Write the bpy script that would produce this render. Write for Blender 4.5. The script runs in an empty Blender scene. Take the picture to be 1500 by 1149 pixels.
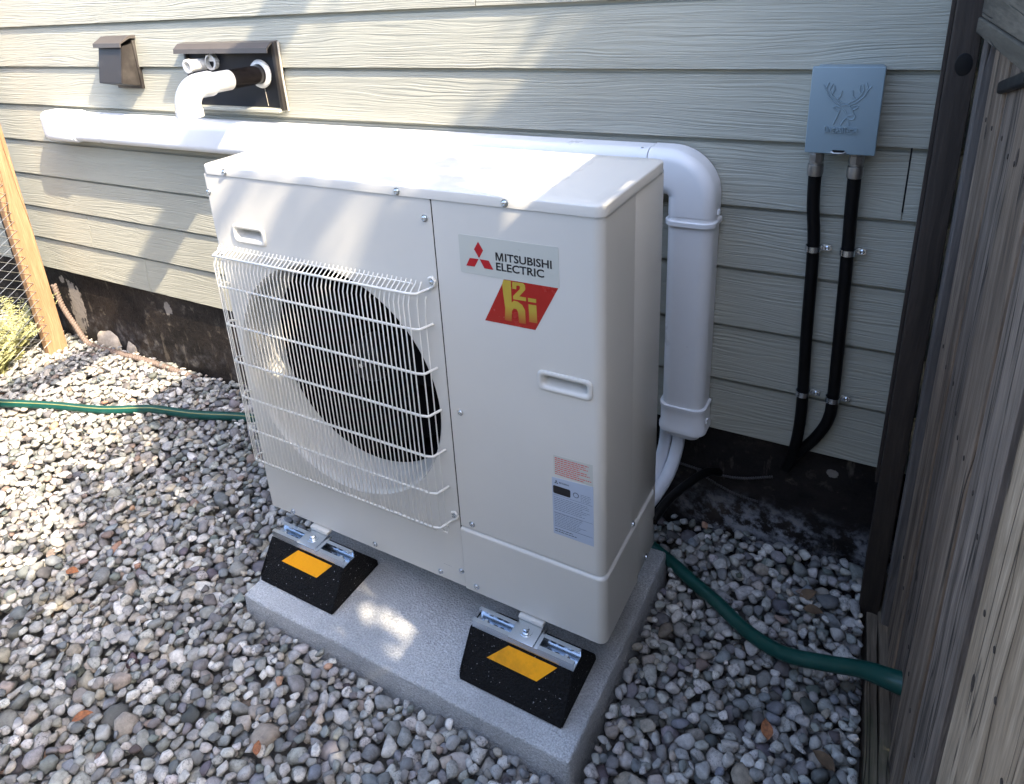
import bpy, bmesh, math, random
import numpy as np
from mathutils import Vector, Matrix, noise as mnoise

random.seed(7)
RNG = np.random.default_rng(7)
S = bpy.context.scene
C = S.collection

# ------------------------------------------------------------------ camera
cam_d = bpy.data.cameras.new('camera')
cam = bpy.data.objects.new('camera', cam_d); C.objects.link(cam)
cam.location = (1.3602, -1.0275, 1.2923)
cam.rotation_euler = (1.2015, 0.0630, 0.5322)
cam_d.sensor_width = 36.0; cam_d.sensor_fit = 'HORIZONTAL'
cam_d.lens = 25.416
cam_d.shift_x = 0.02837; cam_d.shift_y = -0.13236
cam_d.clip_start = 0.02; cam_d.clip_end = 300
S.camera = cam

# ------------------------------------------------------------------ light
SUN_T = Vector((-1.0, 0.27, -1.0)).normalized()          # the way the sunlight travels
w = bpy.data.worlds.new('World'); S.world = w; w.use_nodes = True
nt = w.node_tree; bg = nt.nodes['Background']
sky = nt.nodes.new('ShaderNodeTexSky'); sky.sky_type = 'NISHITA'; sky.sun_disc = False
sky.sun_elevation = math.asin(-SUN_T.z); sky.sun_rotation = math.atan2(-SUN_T.x, -SUN_T.y)
sky.air_density = 0.85; sky.dust_density = 2.6; sky.ozone_density = 0.8
nt.links.new(sky.outputs[0], bg.inputs[0]); bg.inputs[1].default_value = 0.15
sd = bpy.data.lights.new('sun', 'SUN'); sd.energy = 2.3; sd.angle = math.radians(0.55); sd.color = (1.0, 0.84, 0.62)
sun = bpy.data.objects.new('sun', sd); C.objects.link(sun)
sun.rotation_euler = SUN_T.to_track_quat('-Z', 'Y').to_euler()
S.view_settings.view_transform = 'Standard'; S.view_settings.look = 'None'
S.view_settings.gamma = 1.0; S.view_settings.use_curve_mapping = False
S.view_settings.exposure = 2.62

# ------------------------------------------------------------------ helpers: objects
def tag(o, label=None, cat=None, group=None, kind=None):
    if label: o['label'] = label
    if cat: o['category'] = cat
    if group: o['group'] = group
    if kind: o['kind'] = kind
    return o

def thing(name, label, cat, loc=(0, 0, 0), rotz=0.0, group=None):
    o = bpy.data.objects.new(name, None); C.objects.link(o)
    o.location = loc; o.rotation_euler = (0, 0, rotz); o.empty_display_size = 0.05
    return tag(o, label, cat, group)

def link(name, me, mat=None, parent=None, loc=(0, 0, 0), rot=(0, 0, 0)):
    o = bpy.data.objects.new(name, me); C.objects.link(o)
    if mat is not None and not me.materials: me.materials.append(mat)
    o.parent = parent; o.location = loc; o.rotation_euler = rot
    return o

def finish(bm, name='m', smooth=30):
    bmesh.ops.recalc_face_normals(bm, faces=bm.faces)
    me = bpy.data.meshes.new(name); bm.to_mesh(me); bm.free()
    if smooth:
        for p in me.polygons: p.use_smooth = True
        me.set_sharp_from_angle(angle=math.radians(smooth))
    return me

def obj(name, bm, mat, parent=None, smooth=30, loc=(0, 0, 0), rot=(0, 0, 0)):
    return link(name, finish(bm, name, smooth), mat, parent, loc, rot)

def B(): return bmesh.new()

def box(bm, x0, x1, y0, y1, z0, z1, bev=0.0, seg=2):
    r = bmesh.ops.create_cube(bm, size=1.0)
    vs = r['verts']
    for v in vs:
        v.co = Vector((x0 + (v.co.x + .5) * (x1 - x0), y0 + (v.co.y + .5) * (y1 - y0), z0 + (v.co.z + .5) * (z1 - z0)))
    if bev > 0:
        es = list({e for v in vs for e in v.link_edges})
        bmesh.ops.bevel(bm, geom=es, offset=bev, segments=seg, affect='EDGES', profile=0.5)

def tube(bm, pts, r, n=10, cap=True, closed=False):
    pts = [Vector(p) for p in pts]; rs = r if isinstance(r, (list, tuple)) else [r] * len(pts)
    rings = []; up = None
    for i, p in enumerate(pts):
        if closed: t = pts[(i + 1) % len(pts)] - pts[i - 1]
        elif i == 0: t = pts[1] - p
        elif i == len(pts) - 1: t = p - pts[i - 1]
        else: t = (pts[i + 1] - p).normalized() + (p - pts[i - 1]).normalized()
        t = t.normalized() if t.length > 1e-9 else Vector((0, 0, 1))
        if up is None:
            up = Vector((0, 0, 1)) if abs(t.z) < .9 else Vector((1, 0, 0))
        a = (up - t * up.dot(t))
        a = a.normalized() if a.length > 1e-6 else t.orthogonal().normalized()
        up = a; b = t.cross(a)
        rings.append([bm.verts.new(p + (a * math.cos(k * 2 * math.pi / n) + b * math.sin(k * 2 * math.pi / n)) * rs[i]) for k in range(n)])
    m = len(rings)
    for i in range(m if closed else m - 1):
        A, D = rings[i], rings[(i + 1) % m]
        for k in range(n):
            bm.faces.new((A[k], A[(k + 1) % n], D[(k + 1) % n], D[k]))
    if cap and not closed:
        bm.faces.new(rings[0][::-1]); bm.faces.new(rings[-1])
    return rings

def lathe(bm, prof, n=32, M=None, capends=False):
    """prof: list of (radius, height); axis local z, then matrix M."""
    M = M or Matrix.Identity(4); rings = []
    for (r, h) in prof:
        if r < 1e-6: rings.append([bm.verts.new(M @ Vector((0, 0, h)))])
        else: rings.append([bm.verts.new(M @ Vector((r * math.cos(k * 2 * math.pi / n), r * math.sin(k * 2 * math.pi / n), h))) for k in range(n)])
    for A, D in zip(rings, rings[1:]):
        for k in range(n):
            a = A[k % len(A)]; b = A[(k + 1) % n % len(A)]; c = D[(k + 1) % n % len(D)]; d = D[k % len(D)]
            f = []
            for v in (a, b, c, d):
                if v not in f: f.append(v)
            if len(f) > 2: bm.faces.new(f)
    if capends:
        for rg in (rings[0], rings[-1]):
            if len(rg) > 2: bm.faces.new(rg)

def prism(bm, poly, fn0, fn1):
    """poly of 2d points, two mappings 2d->3d for the two ends."""
    a = [bm.verts.new(fn0(*p)) for p in poly]; b = [bm.verts.new(fn1(*p)) for p in poly]
    n = len(poly)
    bm.faces.new(a); bm.faces.new(b[::-1])
    for i in range(n): bm.faces.new((a[i], b[i], b[(i + 1) % n], a[(i + 1) % n]))

def spline(pts, n=8):
    P = [Vector(p) for p in pts]; out = []
    for i in range(len(P) - 1):
        p0 = P[max(i - 1, 0)]; p1 = P[i]; p2 = P[i + 1]; p3 = P[min(i + 2, len(P) - 1)]
        for k in range(n):
            t = k / n
            out.append(0.5 * ((2 * p1) + (p2 - p0) * t + (2 * p0 - 5 * p1 + 4 * p2 - p3) * t * t + (3 * p1 - p0 - 3 * p2 + p3) * t ** 3))
    out.append(P[-1]); return out

def rrect(x0, x1, z0, z1, r, n=6):
    out = []
    for cx, cz, a0 in ((x1 - r, z1 - r, 0), (x0 + r, z1 - r, 90), (x0 + r, z0 + r, 180), (x1 - r, z0 + r, 270)):
        for k in range(n + 1):
            a = math.radians(a0 + 90 * k / n); out.append((cx + r * math.cos(a), cz + r * math.sin(a)))
    return out

def circle(cx, cz, r, n=96): return [(cx + r * math.cos(k * 2 * math.pi / n), cz + r * math.sin(k * 2 * math.pi / n)) for k in range(n)]

def sheet(loops, y0, thick, bevel=0.0):
    """A flat sheet in the xz plane with holes, front face at y = y0, made from a filled curve."""
    cu = bpy.data.curves.new('sheet', 'CURVE'); cu.dimensions = '2D'; cu.fill_mode = 'BOTH'
    for lp in loops:
        sp = cu.splines.new('POLY'); sp.points.add(len(lp) - 1); sp.use_cyclic_u = True
        for p, q in zip(sp.points, lp): p.co = (q[0], q[1], 0, 1)
    cu.extrude = thick / 2 - bevel; cu.bevel_depth = bevel; cu.bevel_resolution = 1; cu.offset = -bevel
    o = bpy.data.objects.new('sheet_tmp', cu); C.objects.link(o)
    dg = bpy.context.evaluated_depsgraph_get()
    me = bpy.data.meshes.new_from_object(o.evaluated_get(dg))
    bpy.data.objects.remove(o); bpy.data.curves.remove(cu)
    me.transform(Matrix.Translation((0, y0 + thick / 2, 0)) @ Matrix.Rotation(math.radians(90), 4, 'X'))
    me.materials.clear()
    return me

def text_mesh(s, x0, x1, z0, z1, bold=0.0, ext=0.0):
    """Lettering fitted to the box x0..x1, z0..z1 in the xz plane (facing -y) at y = 0."""
    cu = bpy.data.curves.new('txt', 'FONT'); cu.body = s; cu.size = 1; cu.offset = bold; cu.extrude = ext; cu.resolution_u = 3
    o = bpy.data.objects.new('txt_tmp', cu); C.objects.link(o)
    dg = bpy.context.evaluated_depsgraph_get(); me = bpy.data.meshes.new_from_object(o.evaluated_get(dg))
    bpy.data.objects.remove(o); bpy.data.curves.remove(cu)
    xs = [v.co.x for v in me.vertices]; ys = [v.co.y for v in me.vertices]
    sx = (x1 - x0) / (max(xs) - min(xs)); sy = (z1 - z0) / (max(ys) - min(ys)); mx, my = min(xs), min(ys)
    for v in me.vertices:
        x, y, z = v.co; v.co = (x0 + (x - mx) * sx, -z * sx, z0 + (y - my) * sy)
    me.materials.clear()
    return me

def add_mesh(bm, me): bm.from_mesh(me); bpy.data.meshes.remove(me)

# ------------------------------------------------------------------ helpers: materials
class N:
    def __init__(s, name):
        s.m = bpy.data.materials.new(name); s.m.use_nodes = True; s.t = s.m.node_tree
        s.b = s.t.nodes['Principled BSDF']
    def n(s, ty, **kw):
        nd = s.t.nodes.new(ty)
        for k, v in kw.items():
            if k.startswith('i_'): nd.inputs[k[2:].replace('_', ' ')].default_value = v
            else: setattr(nd, k, v)
        return nd
    def l(s, a, b): s.t.links.new(a, b)
    def noise(s, vec, scale, detail=4, rough=.55, dist=0.0):
        nd = s.n('ShaderNodeTexNoise'); nd.inputs['Scale'].default_value = scale; nd.inputs['Detail'].default_value = detail
        nd.inputs['Roughness'].default_value = rough; nd.inputs['Distortion'].default_value = dist
        if vec is not None: s.l(vec, nd.inputs['Vector'])
        return nd.outputs['Fac']
    def ramp(s, fac, stops):
        nd = s.n('ShaderNodeValToRGB'); cr = nd.color_ramp
        while len(cr.elements) < len(stops): cr.elements.new(0.5)
        for e, (p, c) in zip(cr.elements, stops):
            e.position = p; e.color = (c[0], c[1], c[2], 1) if not isinstance(c, (int, float)) else (c, c, c, 1)
        s.l(fac, nd.inputs[0]); return nd.outputs[0]
    def mapr(s, fac, a, b, c, d):
        nd = s.n('ShaderNodeMapRange'); s.l(fac, nd.inputs[0])
        for i, v in enumerate((a, b, c, d)): nd.inputs[i + 1].default_value = v
        return nd.outputs[0]
    def mix(s, fac, a, b, mode='MIX'):
        nd = s.n('ShaderNodeMix', data_type='RGBA', blend_type=mode)
        for sock, v in ((nd.inputs[0], fac), (nd.inputs[6], a), (nd.inputs[7], b)):
            if isinstance(v, (int, float)): sock.default_value = v
            elif isinstance(v, tuple): sock.default_value = (*v[:3], 1)
            else: s.l(v, sock)
        return nd.outputs[2]
    def math(s, op, a, b=0.0):
        nd = s.n('ShaderNodeMath', operation=op)
        for i, v in enumerate((a, b)):
            if isinstance(v, (int, float)): nd.inputs[i].default_value = v
            else: s.l(v, nd.inputs[i])
        return nd.outputs[0]
    def bump(s, h, strength=.5, dist=.002, prev=None):
        nd = s.n('ShaderNodeBump'); nd.inputs['Strength'].default_value = strength; nd.inputs['Distance'].default_value = dist
        s.l(h, nd.inputs['Height'])
        if prev is not None: s.l(prev, nd.inputs['Normal'])
        s.l(nd.outputs[0], s.b.inputs['Normal']); return nd.outputs[0]
    def obj(s): return s.n('ShaderNodeTexCoord').outputs['Object']
    def pos(s): return s.n('ShaderNodeNewGeometry').outputs['Position']
    def rnd(s): return s.n('ShaderNodeObjectInfo').outputs['Random']
    def mapping(s, vec, scale=(1, 1, 1), loc=None):
        nd = s.n('ShaderNodeMapping'); nd.inputs['Scale'].default_value = scale; s.l(vec, nd.inputs[0])
        if loc is not None: s.l(loc, nd.inputs['Location'])
        return nd.outputs[0]
    def col(s, v): 
        if isinstance(v, tuple): s.b.inputs['Base Color'].default_value = (*v, 1)
        else: s.l(v, s.b.inputs['Base Color'])
    def set(s, rough=None, metal=None, spec=None, coat=None):
        for k, v in (('Roughness', rough), ('Metallic', metal), ('Specular IOR Level', spec), ('Coat Weight', coat)):
            if v is None: continue
            if isinstance(v, (int, float)): s.b.inputs[k].default_value = v
            else: s.l(v, s.b.inputs[k])
        return s

def rand_offset(a, mult=(13.1, 7.7, 31.3)):
    r = a.rnd(); cx = a.n('ShaderNodeCombineXYZ')
    for i, k in enumerate(mult): a.l(a.math('MULTIPLY', r, k), cx.inputs[i])
    return cx.outputs[0]

def simple(name, col, rough=.5, metal=0.0, var=.06, nscale=30, bump=0.0, bdist=.001, bscale=300, spec=None, grime=None):
    a = N(name); p = a.pos()
    n1 = a.noise(p, nscale, 4)
    lo = tuple(c * (1 - var) for c in col); hi = tuple(min(1, c * (1 + var)) for c in col)
    c = a.ramp(n1, [(.3, lo), (.7, hi)])
    if grime:
        g = a.noise(p, 9, 6, .65); c = a.mix(a.mapr(g, .52, .72, 0, grime[3]), c, grime[:3])
    a.col(c); a.set(a.mapr(n1, .3, .7, rough * .9, min(1, rough * 1.1)), metal, spec)
    if bump: a.bump(a.noise(p, bscale, 3), bump, bdist)
    return a.m

# fibre-cement siding with embossed cedar grain
def siding_mat():
    a = N('siding_paint'); off = rand_offset(a); p = a.mapping(a.obj(), (1, 1, 1), off)
    big = a.noise(a.mapping(p, (1.3, 1, 9)), 1.0, 3, .5)
    sep = a.n('ShaderNodeSeparateXYZ'); a.l(p, sep.inputs[0])
    z2 = a.math('ADD', sep.outputs[2], a.math('MULTIPLY', big, .085))
    cx = a.n('ShaderNodeCombineXYZ'); a.l(a.math('MULTIPLY', sep.outputs[0], 3.0), cx.inputs[0]); a.l(a.math('MULTIPLY', z2, 230.0), cx.inputs[2])
    g = a.noise(cx.outputs[0], 1.0, 2.5, .6)
    g2 = a.mapr(g, .34, .62, 0, 1)
    fine = a.noise(a.mapping(p, (60, 60, 700)), 1, 2)
    h = a.math('ADD', g2, a.math('MULTIPLY', fine, .18))
    a.bump(h, .85, .0015)
    blot = a.noise(a.pos(), 2.2, 5, .6)
    c = a.ramp(blot, [(.3, (.345, .342, .285)), (.7, (.395, .390, .324))])
    c = a.mix(a.mapr(g, .3, .42, .28, 0), c, (.17, .17, .145))
    spots = a.noise(a.pos(), 60, 3, .7); c = a.mix(a.mapr(spots, .70, .76, 0, .22), c, (.6, .6, .56))
    a.col(c); a.set(a.mapr(blot, .3, .7, .45, .6)); return a.m

def foundation_mat():
    a = N('damp_proofing_on_concrete'); p = a.pos()
    n1 = a.noise(a.mapping(p, (1, 1, 1.6)), 3.2, 8, .68); n2 = a.noise(p, 22, 8, .7); n3 = a.noise(a.mapping(p, (9, 9, 2.5)), 2.0, 6, .7)
    c = a.ramp(n1, [(.34, (.004, .004, .005)), (.56, (.022, .018, .017)), (.74, (.085, .068, .057))])
    c = a.mix(a.mapr(n3, .6, .68, 0, .55), c, (.14, .12, .10))
    m = a.math('MULTIPLY', a.mapr(n2, .56, .66, 0, 1), a.mapr(n1, .44, .58, 0, 1))
    # parging and efflorescence where it has bloomed low on the wall
    sep = a.n('ShaderNodeSeparateXYZ'); a.l(p, sep.inputs[0])
    low = a.mapr(sep.outputs[2], -.02, -.12, 0, 1)
    rt = a.mapr(sep.outputs[0], .9, 1.1, .15, 1)
    c = a.mix(a.math('MULTIPLY', a.math('MULTIPLY', a.mapr(n2, .46, .58, 0, .95), a.mapr(n1, .40, .56, 0, 1)), a.math('MULTIPLY', low, rt)), c, (.34, .36, .41))
    c = a.mix(a.math('MULTIPLY', m, .35), c, (.30, .26, .21))
    # bare patch of old parging where the coating has come away
    for cx_, cz_, rx_, rz_ in ((-1.915, -.03, .055, .125), (-1.23, .085, .022, .03), (-1.985, .10, .02, .02), (1.295, .10, .012, .010)):
        dx = a.math('DIVIDE', a.math('SUBTRACT', sep.outputs[0], cx_), rx_); dz = a.math('DIVIDE', a.math('SUBTRACT', sep.outputs[2], cz_), rz_)
        r2 = a.math('ADD', a.math('MULTIPLY', dx, dx), a.math('MULTIPLY', dz, dz)); e = a.math('ADD', r2, a.math('MULTIPLY', a.math('ADD', a.math('SUBTRACT', n2, .5), a.math('SUBTRACT', n3, .5)), 4.5))
        c = a.mix(a.mapr(e, .75, 1.05, .85, 0), c, (.30, .27, .24))
    a.col(c); a.set(a.mapr(n2, .3, .7, .5, .85), spec=.2); a.bump(a.math('ADD', n2, a.noise(p, 90, 5)), .8, .004); return a.m

def wood_mat(name, dark, light, scale=1.0, axis=2, grey=.5, rough=.8, green=0.0, cracks=True):
    a = N(name); off = rand_offset(a); p = a.mapping(a.obj(), (1, 1, 1), off)
    sc = [38 * scale, 38 * scale, 38 * scale]; sc[axis] = 2.0 * scale
    warp = a.noise(a.mapping(p, tuple(4.0 if i != axis else .9 for i in range(3))), 1, 3)
    cxyz = a.n('ShaderNodeVectorMath', operation='SCALE'); nz = a.n('ShaderNodeCombineXYZ')
    for i in range(3): a.l(warp, nz.inputs[i])
    a.l(nz.outputs[0], cxyz.inputs[0]); cxyz.inputs['Scale'].default_value = .10
    ad = a.n('ShaderNodeVectorMath', operation='ADD'); a.l(p, ad.inputs[0]); a.l(cxyz.outputs[0], ad.inputs[1])
    g = a.noise(a.mapping(ad.outputs[0], tuple(sc)), 1.0, 6, .62)
    fine = a.noise(a.mapping(ad.outputs[0], tuple(x * 6 for x in sc)), 1.0, 3, .6)
    blot = a.noise(a.mapping(p, tuple(3 if i != axis else 1.2 for i in range(3))), 1.6, 4)
    c = a.ramp(g, [(.33, dark), (.5, tuple((x + y) / 2 for x, y in zip(dark, light))), (.68, light)])
    c = a.mix(a.mapr(fine, .35, .65, .55, 0), c, tuple(x * .5 for x in dark))
    c = a.mix(a.mapr(blot, .45, .7, 0, grey), c, tuple(x * .55 for x in light))
    r = a.rnd(); c = a.mix(a.mapr(r, 0, 1, 0, .45), c, tuple(x * .8 for x in dark))
    if green:
        gn = a.noise(p, 5, 5, .6); c = a.mix(a.mapr(gn, .5, .65, 0, green), c, (.05, .055, .02))
    h = a.math('ADD', g, a.math('MULTIPLY', fine, .5))
    if cracks:
        ck = a.noise(a.mapping(ad.outputs[0], tuple((22 if i != axis else .7) for i in range(3))), 1.0, 2, .5)
        cm = a.mapr(a.math('ABSOLUTE', a.math('SUBTRACT', ck, .5)), .0, .016, 1, 0)
        gate = a.mapr(a.noise(a.mapping(p, (5, 5, 5)), 1, 2), .44, .52, 0, 1); cm = a.math('MULTIPLY', cm, gate)
        c = a.mix(a.math('MULTIPLY', cm, .85), c, (.006, .005, .004)); h = a.math('SUBTRACT', h, a.math('MULTIPLY', cm, 2.0))
    a.col(c); a.set(rough); a.bump(h, .8, .0022); return a.m

def stone_mat():
    a = N('river_pebble'); p = a.pos()
    at = a.n('ShaderNodeAttribute', attribute_name='stone'); st = a.n('ShaderNodeAttribute', attribute_name='speck')
    off = a.n('ShaderNodeVectorMath', operation='ADD'); a.l(p, off.inputs[0])
    sc = a.n('ShaderNodeVectorMath', operation='SCALE'); a.l(at.outputs['Vector'], sc.inputs[0]); sc.inputs['Scale'].default_value = 37.0
    a.l(sc.outputs[0], off.inputs[1]); q = off.outputs[0]
    base = a.n('ShaderNodeAttribute', attribute_name='stone').outputs['Color']
    s1 = a.noise(q, 150, 4, .75); s2 = a.noise(q, 60, 5, .65)
    c = a.mix(1.0, base, a.ramp(s2, [(.3, .62), (.7, 1.18)]), 'MULTIPLY')
    dark = a.math('MULTIPLY', a.mapr(s1, .52, .60, 0, 1), st.outputs['Fac'])
    c = a.mix(a.math('MULTIPLY', dark, .9), c, (.03, .031, .033))
    lt = a.math('MULTIPLY', a.mapr(s1, .40, .34, 0, 1), a.math('MULTIPLY', st.outputs['Fac'], .5))
    c = a.mix(lt, c, (.62, .60, .56))
    a.col(c); a.set(a.mapr(s2, .3, .7, .55, .85), spec=.35); a.bump(a.math('ADD', s2, a.math('MULTIPLY', s1, .4)), .55, .0022)
    return a.m

def concrete_mat():
    a = N('pad_coating'); p = a.pos()
    f = a.noise(p, 260, 5, .8); v = a.n('ShaderNodeTexVoronoi'); v.inputs['Scale'].default_value = 190; a.l(p, v.inputs['Vector'])
    big = a.noise(p, 6, 5, .6)
    c = a.ramp(f, [(.36, (.30, .315, .33)), (.62, (.70, .72, .74))]); c = a.mix(a.mapr(big, .42, .68, 0, .45), c, (.24, .255, .27))
    # a couple of boot scuffs
    sc = a.noise(p, 26, 4, .7); c = a.mix(a.mapr(sc, .66, .72, 0, .35), c, (.13, .14, .15))
    a.col(c); a.set(a.mapr(f, .3, .7, .38, .7)); a.bump(a.math('ADD', f, a.math('MULTIPLY', v.outputs['Distance'], .9)), .9, .0028); return a.m

def rubber_mat():
    a = N('recycled_rubber'); p = a.pos()
    v = a.n('ShaderNodeTexVoronoi'); v.inputs['Scale'].default_value = 230; a.l(p, v.inputs['Vector'])
    n = a.noise(p, 130, 5, .7); sp = a.noise(p, 170, 2, .5)
    c = a.ramp(n, [(.3, (.0035, .0035, .004)), (.7, (.014, .014, .015))]); c = a.mix(a.mapr(sp, .70, .72, 0, .85), c, (.42, .42, .44))
    a.col(c); a.set(a.mapr(n, .3, .7, .6, .9), spec=.15); a.bump(a.math('ADD', n, v.outputs['Distance']), .9, .0035); return a.m

def paint_mat():
    a = N('powder_coated_steel'); p = a.pos()
    n = a.noise(p, 3.5, 4); o = a.noise(p, 900, 2)
    c = a.ramp(n, [(.3, (.585, .582, .548)), (.7, (.62, .615, .578))])
    d = a.noise(a.mapping(p, (30, 30, 8)), 1.4, 7, .75); c = a.mix(a.mapr(d, .66, .76, 0, .16), c, (.33, .31, .27))
    a.col(c); a.set(a.mapr(n, .3, .7, .30, .36), spec=.5); a.bump(a.math('ADD', o, a.math('MULTIPLY', a.noise(p, 7, 2), 3.0)), .12, .0012); return a.m

M = {}
M['siding'] = siding_mat(); M['found'] = foundation_mat(); M['stone'] = stone_mat(); M['pad'] = concrete_mat()
M['rubber'] = rubber_mat(); M['paint'] = paint_mat()
M['wood'] = wood_mat('weathered_fence_board', (.065, .050, .039), (.37, .30, .245))
M['wood_brown'] = wood_mat('brown_fence_board', (.075, .052, .036), (.46, .36, .27), grey=.3)
M['wood_blue'] = wood_mat('silvered_batten', (.06, .052, .048), (.26, .23, .21))
M['wood_dark'] = wood_mat('dark_stained_post', (.026, .018, .013), (.085, .062, .048), cracks=False)
M['wood_tan'] = wood_mat('tan_fence_board', (.22, .16, .10), (.56, .45, .33), grey=.15)
M['wood_rot'] = wood_mat('rotting_edging_timber', (.09, .068, .045), (.28, .22, .155), axis=0, green=.6)
M['wood_new'] = wood_mat('cedar_post', (.30, .17, .085), (.50, .32, .18), grey=.1)
M['wood_olive'] = wood_mat('mossy_rail', (.055, .050, .038), (.17, .155, .125), axis=0)
M['pvc'] = simple('white_vinyl', (.78, .79, .80), .30, var=.02, nscale=8)
M['pvc2'] = simple('pvc_pipe', (.74, .73, .70), .32, var=.03, nscale=12, grime=(.45, .42, .36, .25))
M['primer'] = simple('pipe_cement_stain', (.014, .012, .012), .14, var=.5, nscale=45)
M['black'] = simple('black_plastic', (.005, .005, .006), .45, var=.2, spec=.25)
M['blackflat'] = simple('black_interior', (.003, .003, .0035), .8, var=.2, spec=.05)
M['conduit'] = simple('black_liquidtight', (.003, .003, .0035), .5, var=.2, spec=.22)
M['greybox'] = simple('grey_blue_enclosure', (.205, .275, .315), .40, var=.03, nscale=6, bump=.05, bscale=500)
M['zinc'] = simple('zinc_plated_steel', (.70, .75, .80), .24, 1.0, var=.03, nscale=20)
M['zinc2'] = simple('cast_connector', (.42, .41, .40), .38, 1.0, var=.15, nscale=60)
M['yellow'] = simple('amber_reflective_tape', (.98, .40, .006), .38, var=.04, nscale=200, grime=(.30, .16, .02, .5))
M['hose'] = simple('green_hose', (.005, .062, .052), .34, var=.12, nscale=20)
M['hose_line'] = simple('hose_stripe', (.24, .25, .11), .4, var=.1)
M['brown'] = simple('brown_vent_plastic', (.024, .020, .018), .50, var=.25, nscale=14, grime=(.09, .08, .07, .5))
M['flash'] = simple('taupe_flashing', (.075, .066, .060), .42, var=.1, nscale=12)
M['navy'] = simple('dark_weather_barrier', (.003, .0035, .007), .6, var=.4, nscale=18, bump=.3, bdist=.002, bscale=60)
M['caulk'] = simple('pale_caulk', (.42, .39, .33), .6, var=.15, nscale=80, bump=.5, bscale=120)
M['label'] = simple('label_film', (.50, .52, .48), .3, var=.005)
M['label_b'] = simple('rating_plate_film', (.42, .49, .60), .25, var=.02)
M['red'] = simple('red_print', (.42, .012, .020), .30, var=.03)
M['redlabel'] = simple('red_label', (.36, .018, .014), .26, var=.05)
M['ink'] = simple('black_print', (.010, .011, .014), .35, var=.05)
M['ink2'] = simple('grey_print', (.10, .115, .15), .4, var=.1)
M['redink'] = simple('red_small_print', (.60, .08, .07), .4, var=.1)
M['wire'] = simple('galvanised_wire', (.42, .43, .42), .45, .6, var=.2)
M['grille'] = simple('coated_wire', (.66, .66, .62), .34, var=.03)
M['rope'] = simple('twisted_cord', (.17, .13, .11), .7, var=.3, nscale=200, bump=.3)
M['ropeb'] = simple('black_cord', (.07, .065, .065), .3, var=.3, nscale=200)
M['leafy'] = simple('fern_leaf', (.40, .40, .19), .55, var=.4, nscale=25)
M['leafd'] = simple('dry_leaf', (.30, .115, .045), .7, var=.55, nscale=120)
M['leafb'] = simple('dead_brown_leaf', (.13, .085, .05), .8, var=.35, nscale=60)
M['soil'] = simple('soil', (.19, .18, .165), .95, var=.4, nscale=30, bump=.8, bdist=.01, bscale=40)
M['insul'] = simple('white_line_insulation', (.72, .76, .82), .55, var=.05, nscale=20, bump=.2, bscale=120)
M['tree'] = simple('tree_leaf', (.05, .10, .025), .55, var=.4, nscale=4)
M['bark'] = simple('bark', (.10, .075, .055), .9, var=.4, nscale=14, bump=.8, bdist=.01, bscale=40)
M['parge'] = simple('cement_lump', (.42, .37, .31), .9, var=.3, nscale=30, bump=.8, bdist=.006, bscale=50)
def grad_mat():
    a = N('yellow_print_fading_to_red'); sp = a.n('ShaderNodeSeparateXYZ'); a.l(a.obj(), sp.inputs[0])
    a.col(a.ramp(a.mapr(sp.outputs[2], .700, .735, 0, 1), [(0, (.36, .03, .014)), (1, (.44, .32, .045))])); a.set(.26); return a.m
M['grad'] = grad_mat()

# ------------------------------------------------------------------ SETTING: ground
GZ = -0.19
def ground_h(x, y):
    h = -.192 + 0 * x
    h = h + np.clip((x - .85) / .5, 0, 1) * np.clip((y - .2) / .4, 0, 1) * .040
    h = h - np.clip((-.6 - x) / 1.0, 0, 1) * np.clip((y - .2) / .4, 0, 1) * .012
    return h
bm = B()
box(bm, -60, 60, -60, 60, -.9, -.262)
tag(obj('ground', bm, M['soil'], smooth=0), kind='structure', label='dark soil under the gravel')

# ------------------------------------------------------------------ house wall (frame: x along the wall, local -y towards the yard)
WY, WS = .597, math.atan(.0054)
wall = thing('house_wall', 'grey beige lap siding house wall above its black coated foundation', 'house wall', (0, WY, 0), WS)
bm = B(); box(bm, -4.2, 2.6, .030, .25, -.6, .16, 0); obj('foundation', bm, M['found'], wall)
bm = B(); box(bm, -4.2, 2.6, .0168, .20, .161, 2.75); obj('sheathing', bm, M['navy'], wall)
PITCH = .1508
joints = {-1: [.376], 1: [], 2: [], 3: [1.357], 4: [-1.597], 5: [-.62], 6: [-1.42]}
for k in range(-10, 7):
    z0 = 1.075 - k * PITCH                      # outer bottom edge of course k
    key = {0: 0}.get(k, k)
    xs = [-4.2]
    for j in ({-1: [.376], 2: [1.357], 5: [-1.597], 0: [-1.9], 1: [-2.6], 3: [-.2], 4: [1.1 - 2.2]}.get(k, [random.uniform(-2, 1)])):
        if k in (3, 4, 0, 1): continue
        xs.append(j)
    xs.append(2.6)
    for a0, a1 in zip(xs, xs[1:]):
        g = .0012 if k != 2 else .0016
        bm = B(); dz = random.uniform(-.0006, .0006)
        prof = [(0, z0), (.0088, z0 + PITCH - .0115), (.0155, z0 + PITCH - .0105), (.0150, z0 + PITCH + .001), (.0150, z0 + PITCH + .012), (.0158, z0 + PITCH + .012), (.0162, z0 + PITCH - .012), (.0102, z0 + PITCH - .015), (.0088, z0)]  # groove added at the board top to deepen the shadow line under each lap
        prism(bm, prof, lambda o, z: Vector((a0 + g, o + dz, z)), lambda o, z: Vector((a1 - g, o + dz, z)))
        obj('siding_board', bm, M['siding'], wall, smooth=0)
# dark backing seen in the open butt joint is the sheathing

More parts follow.
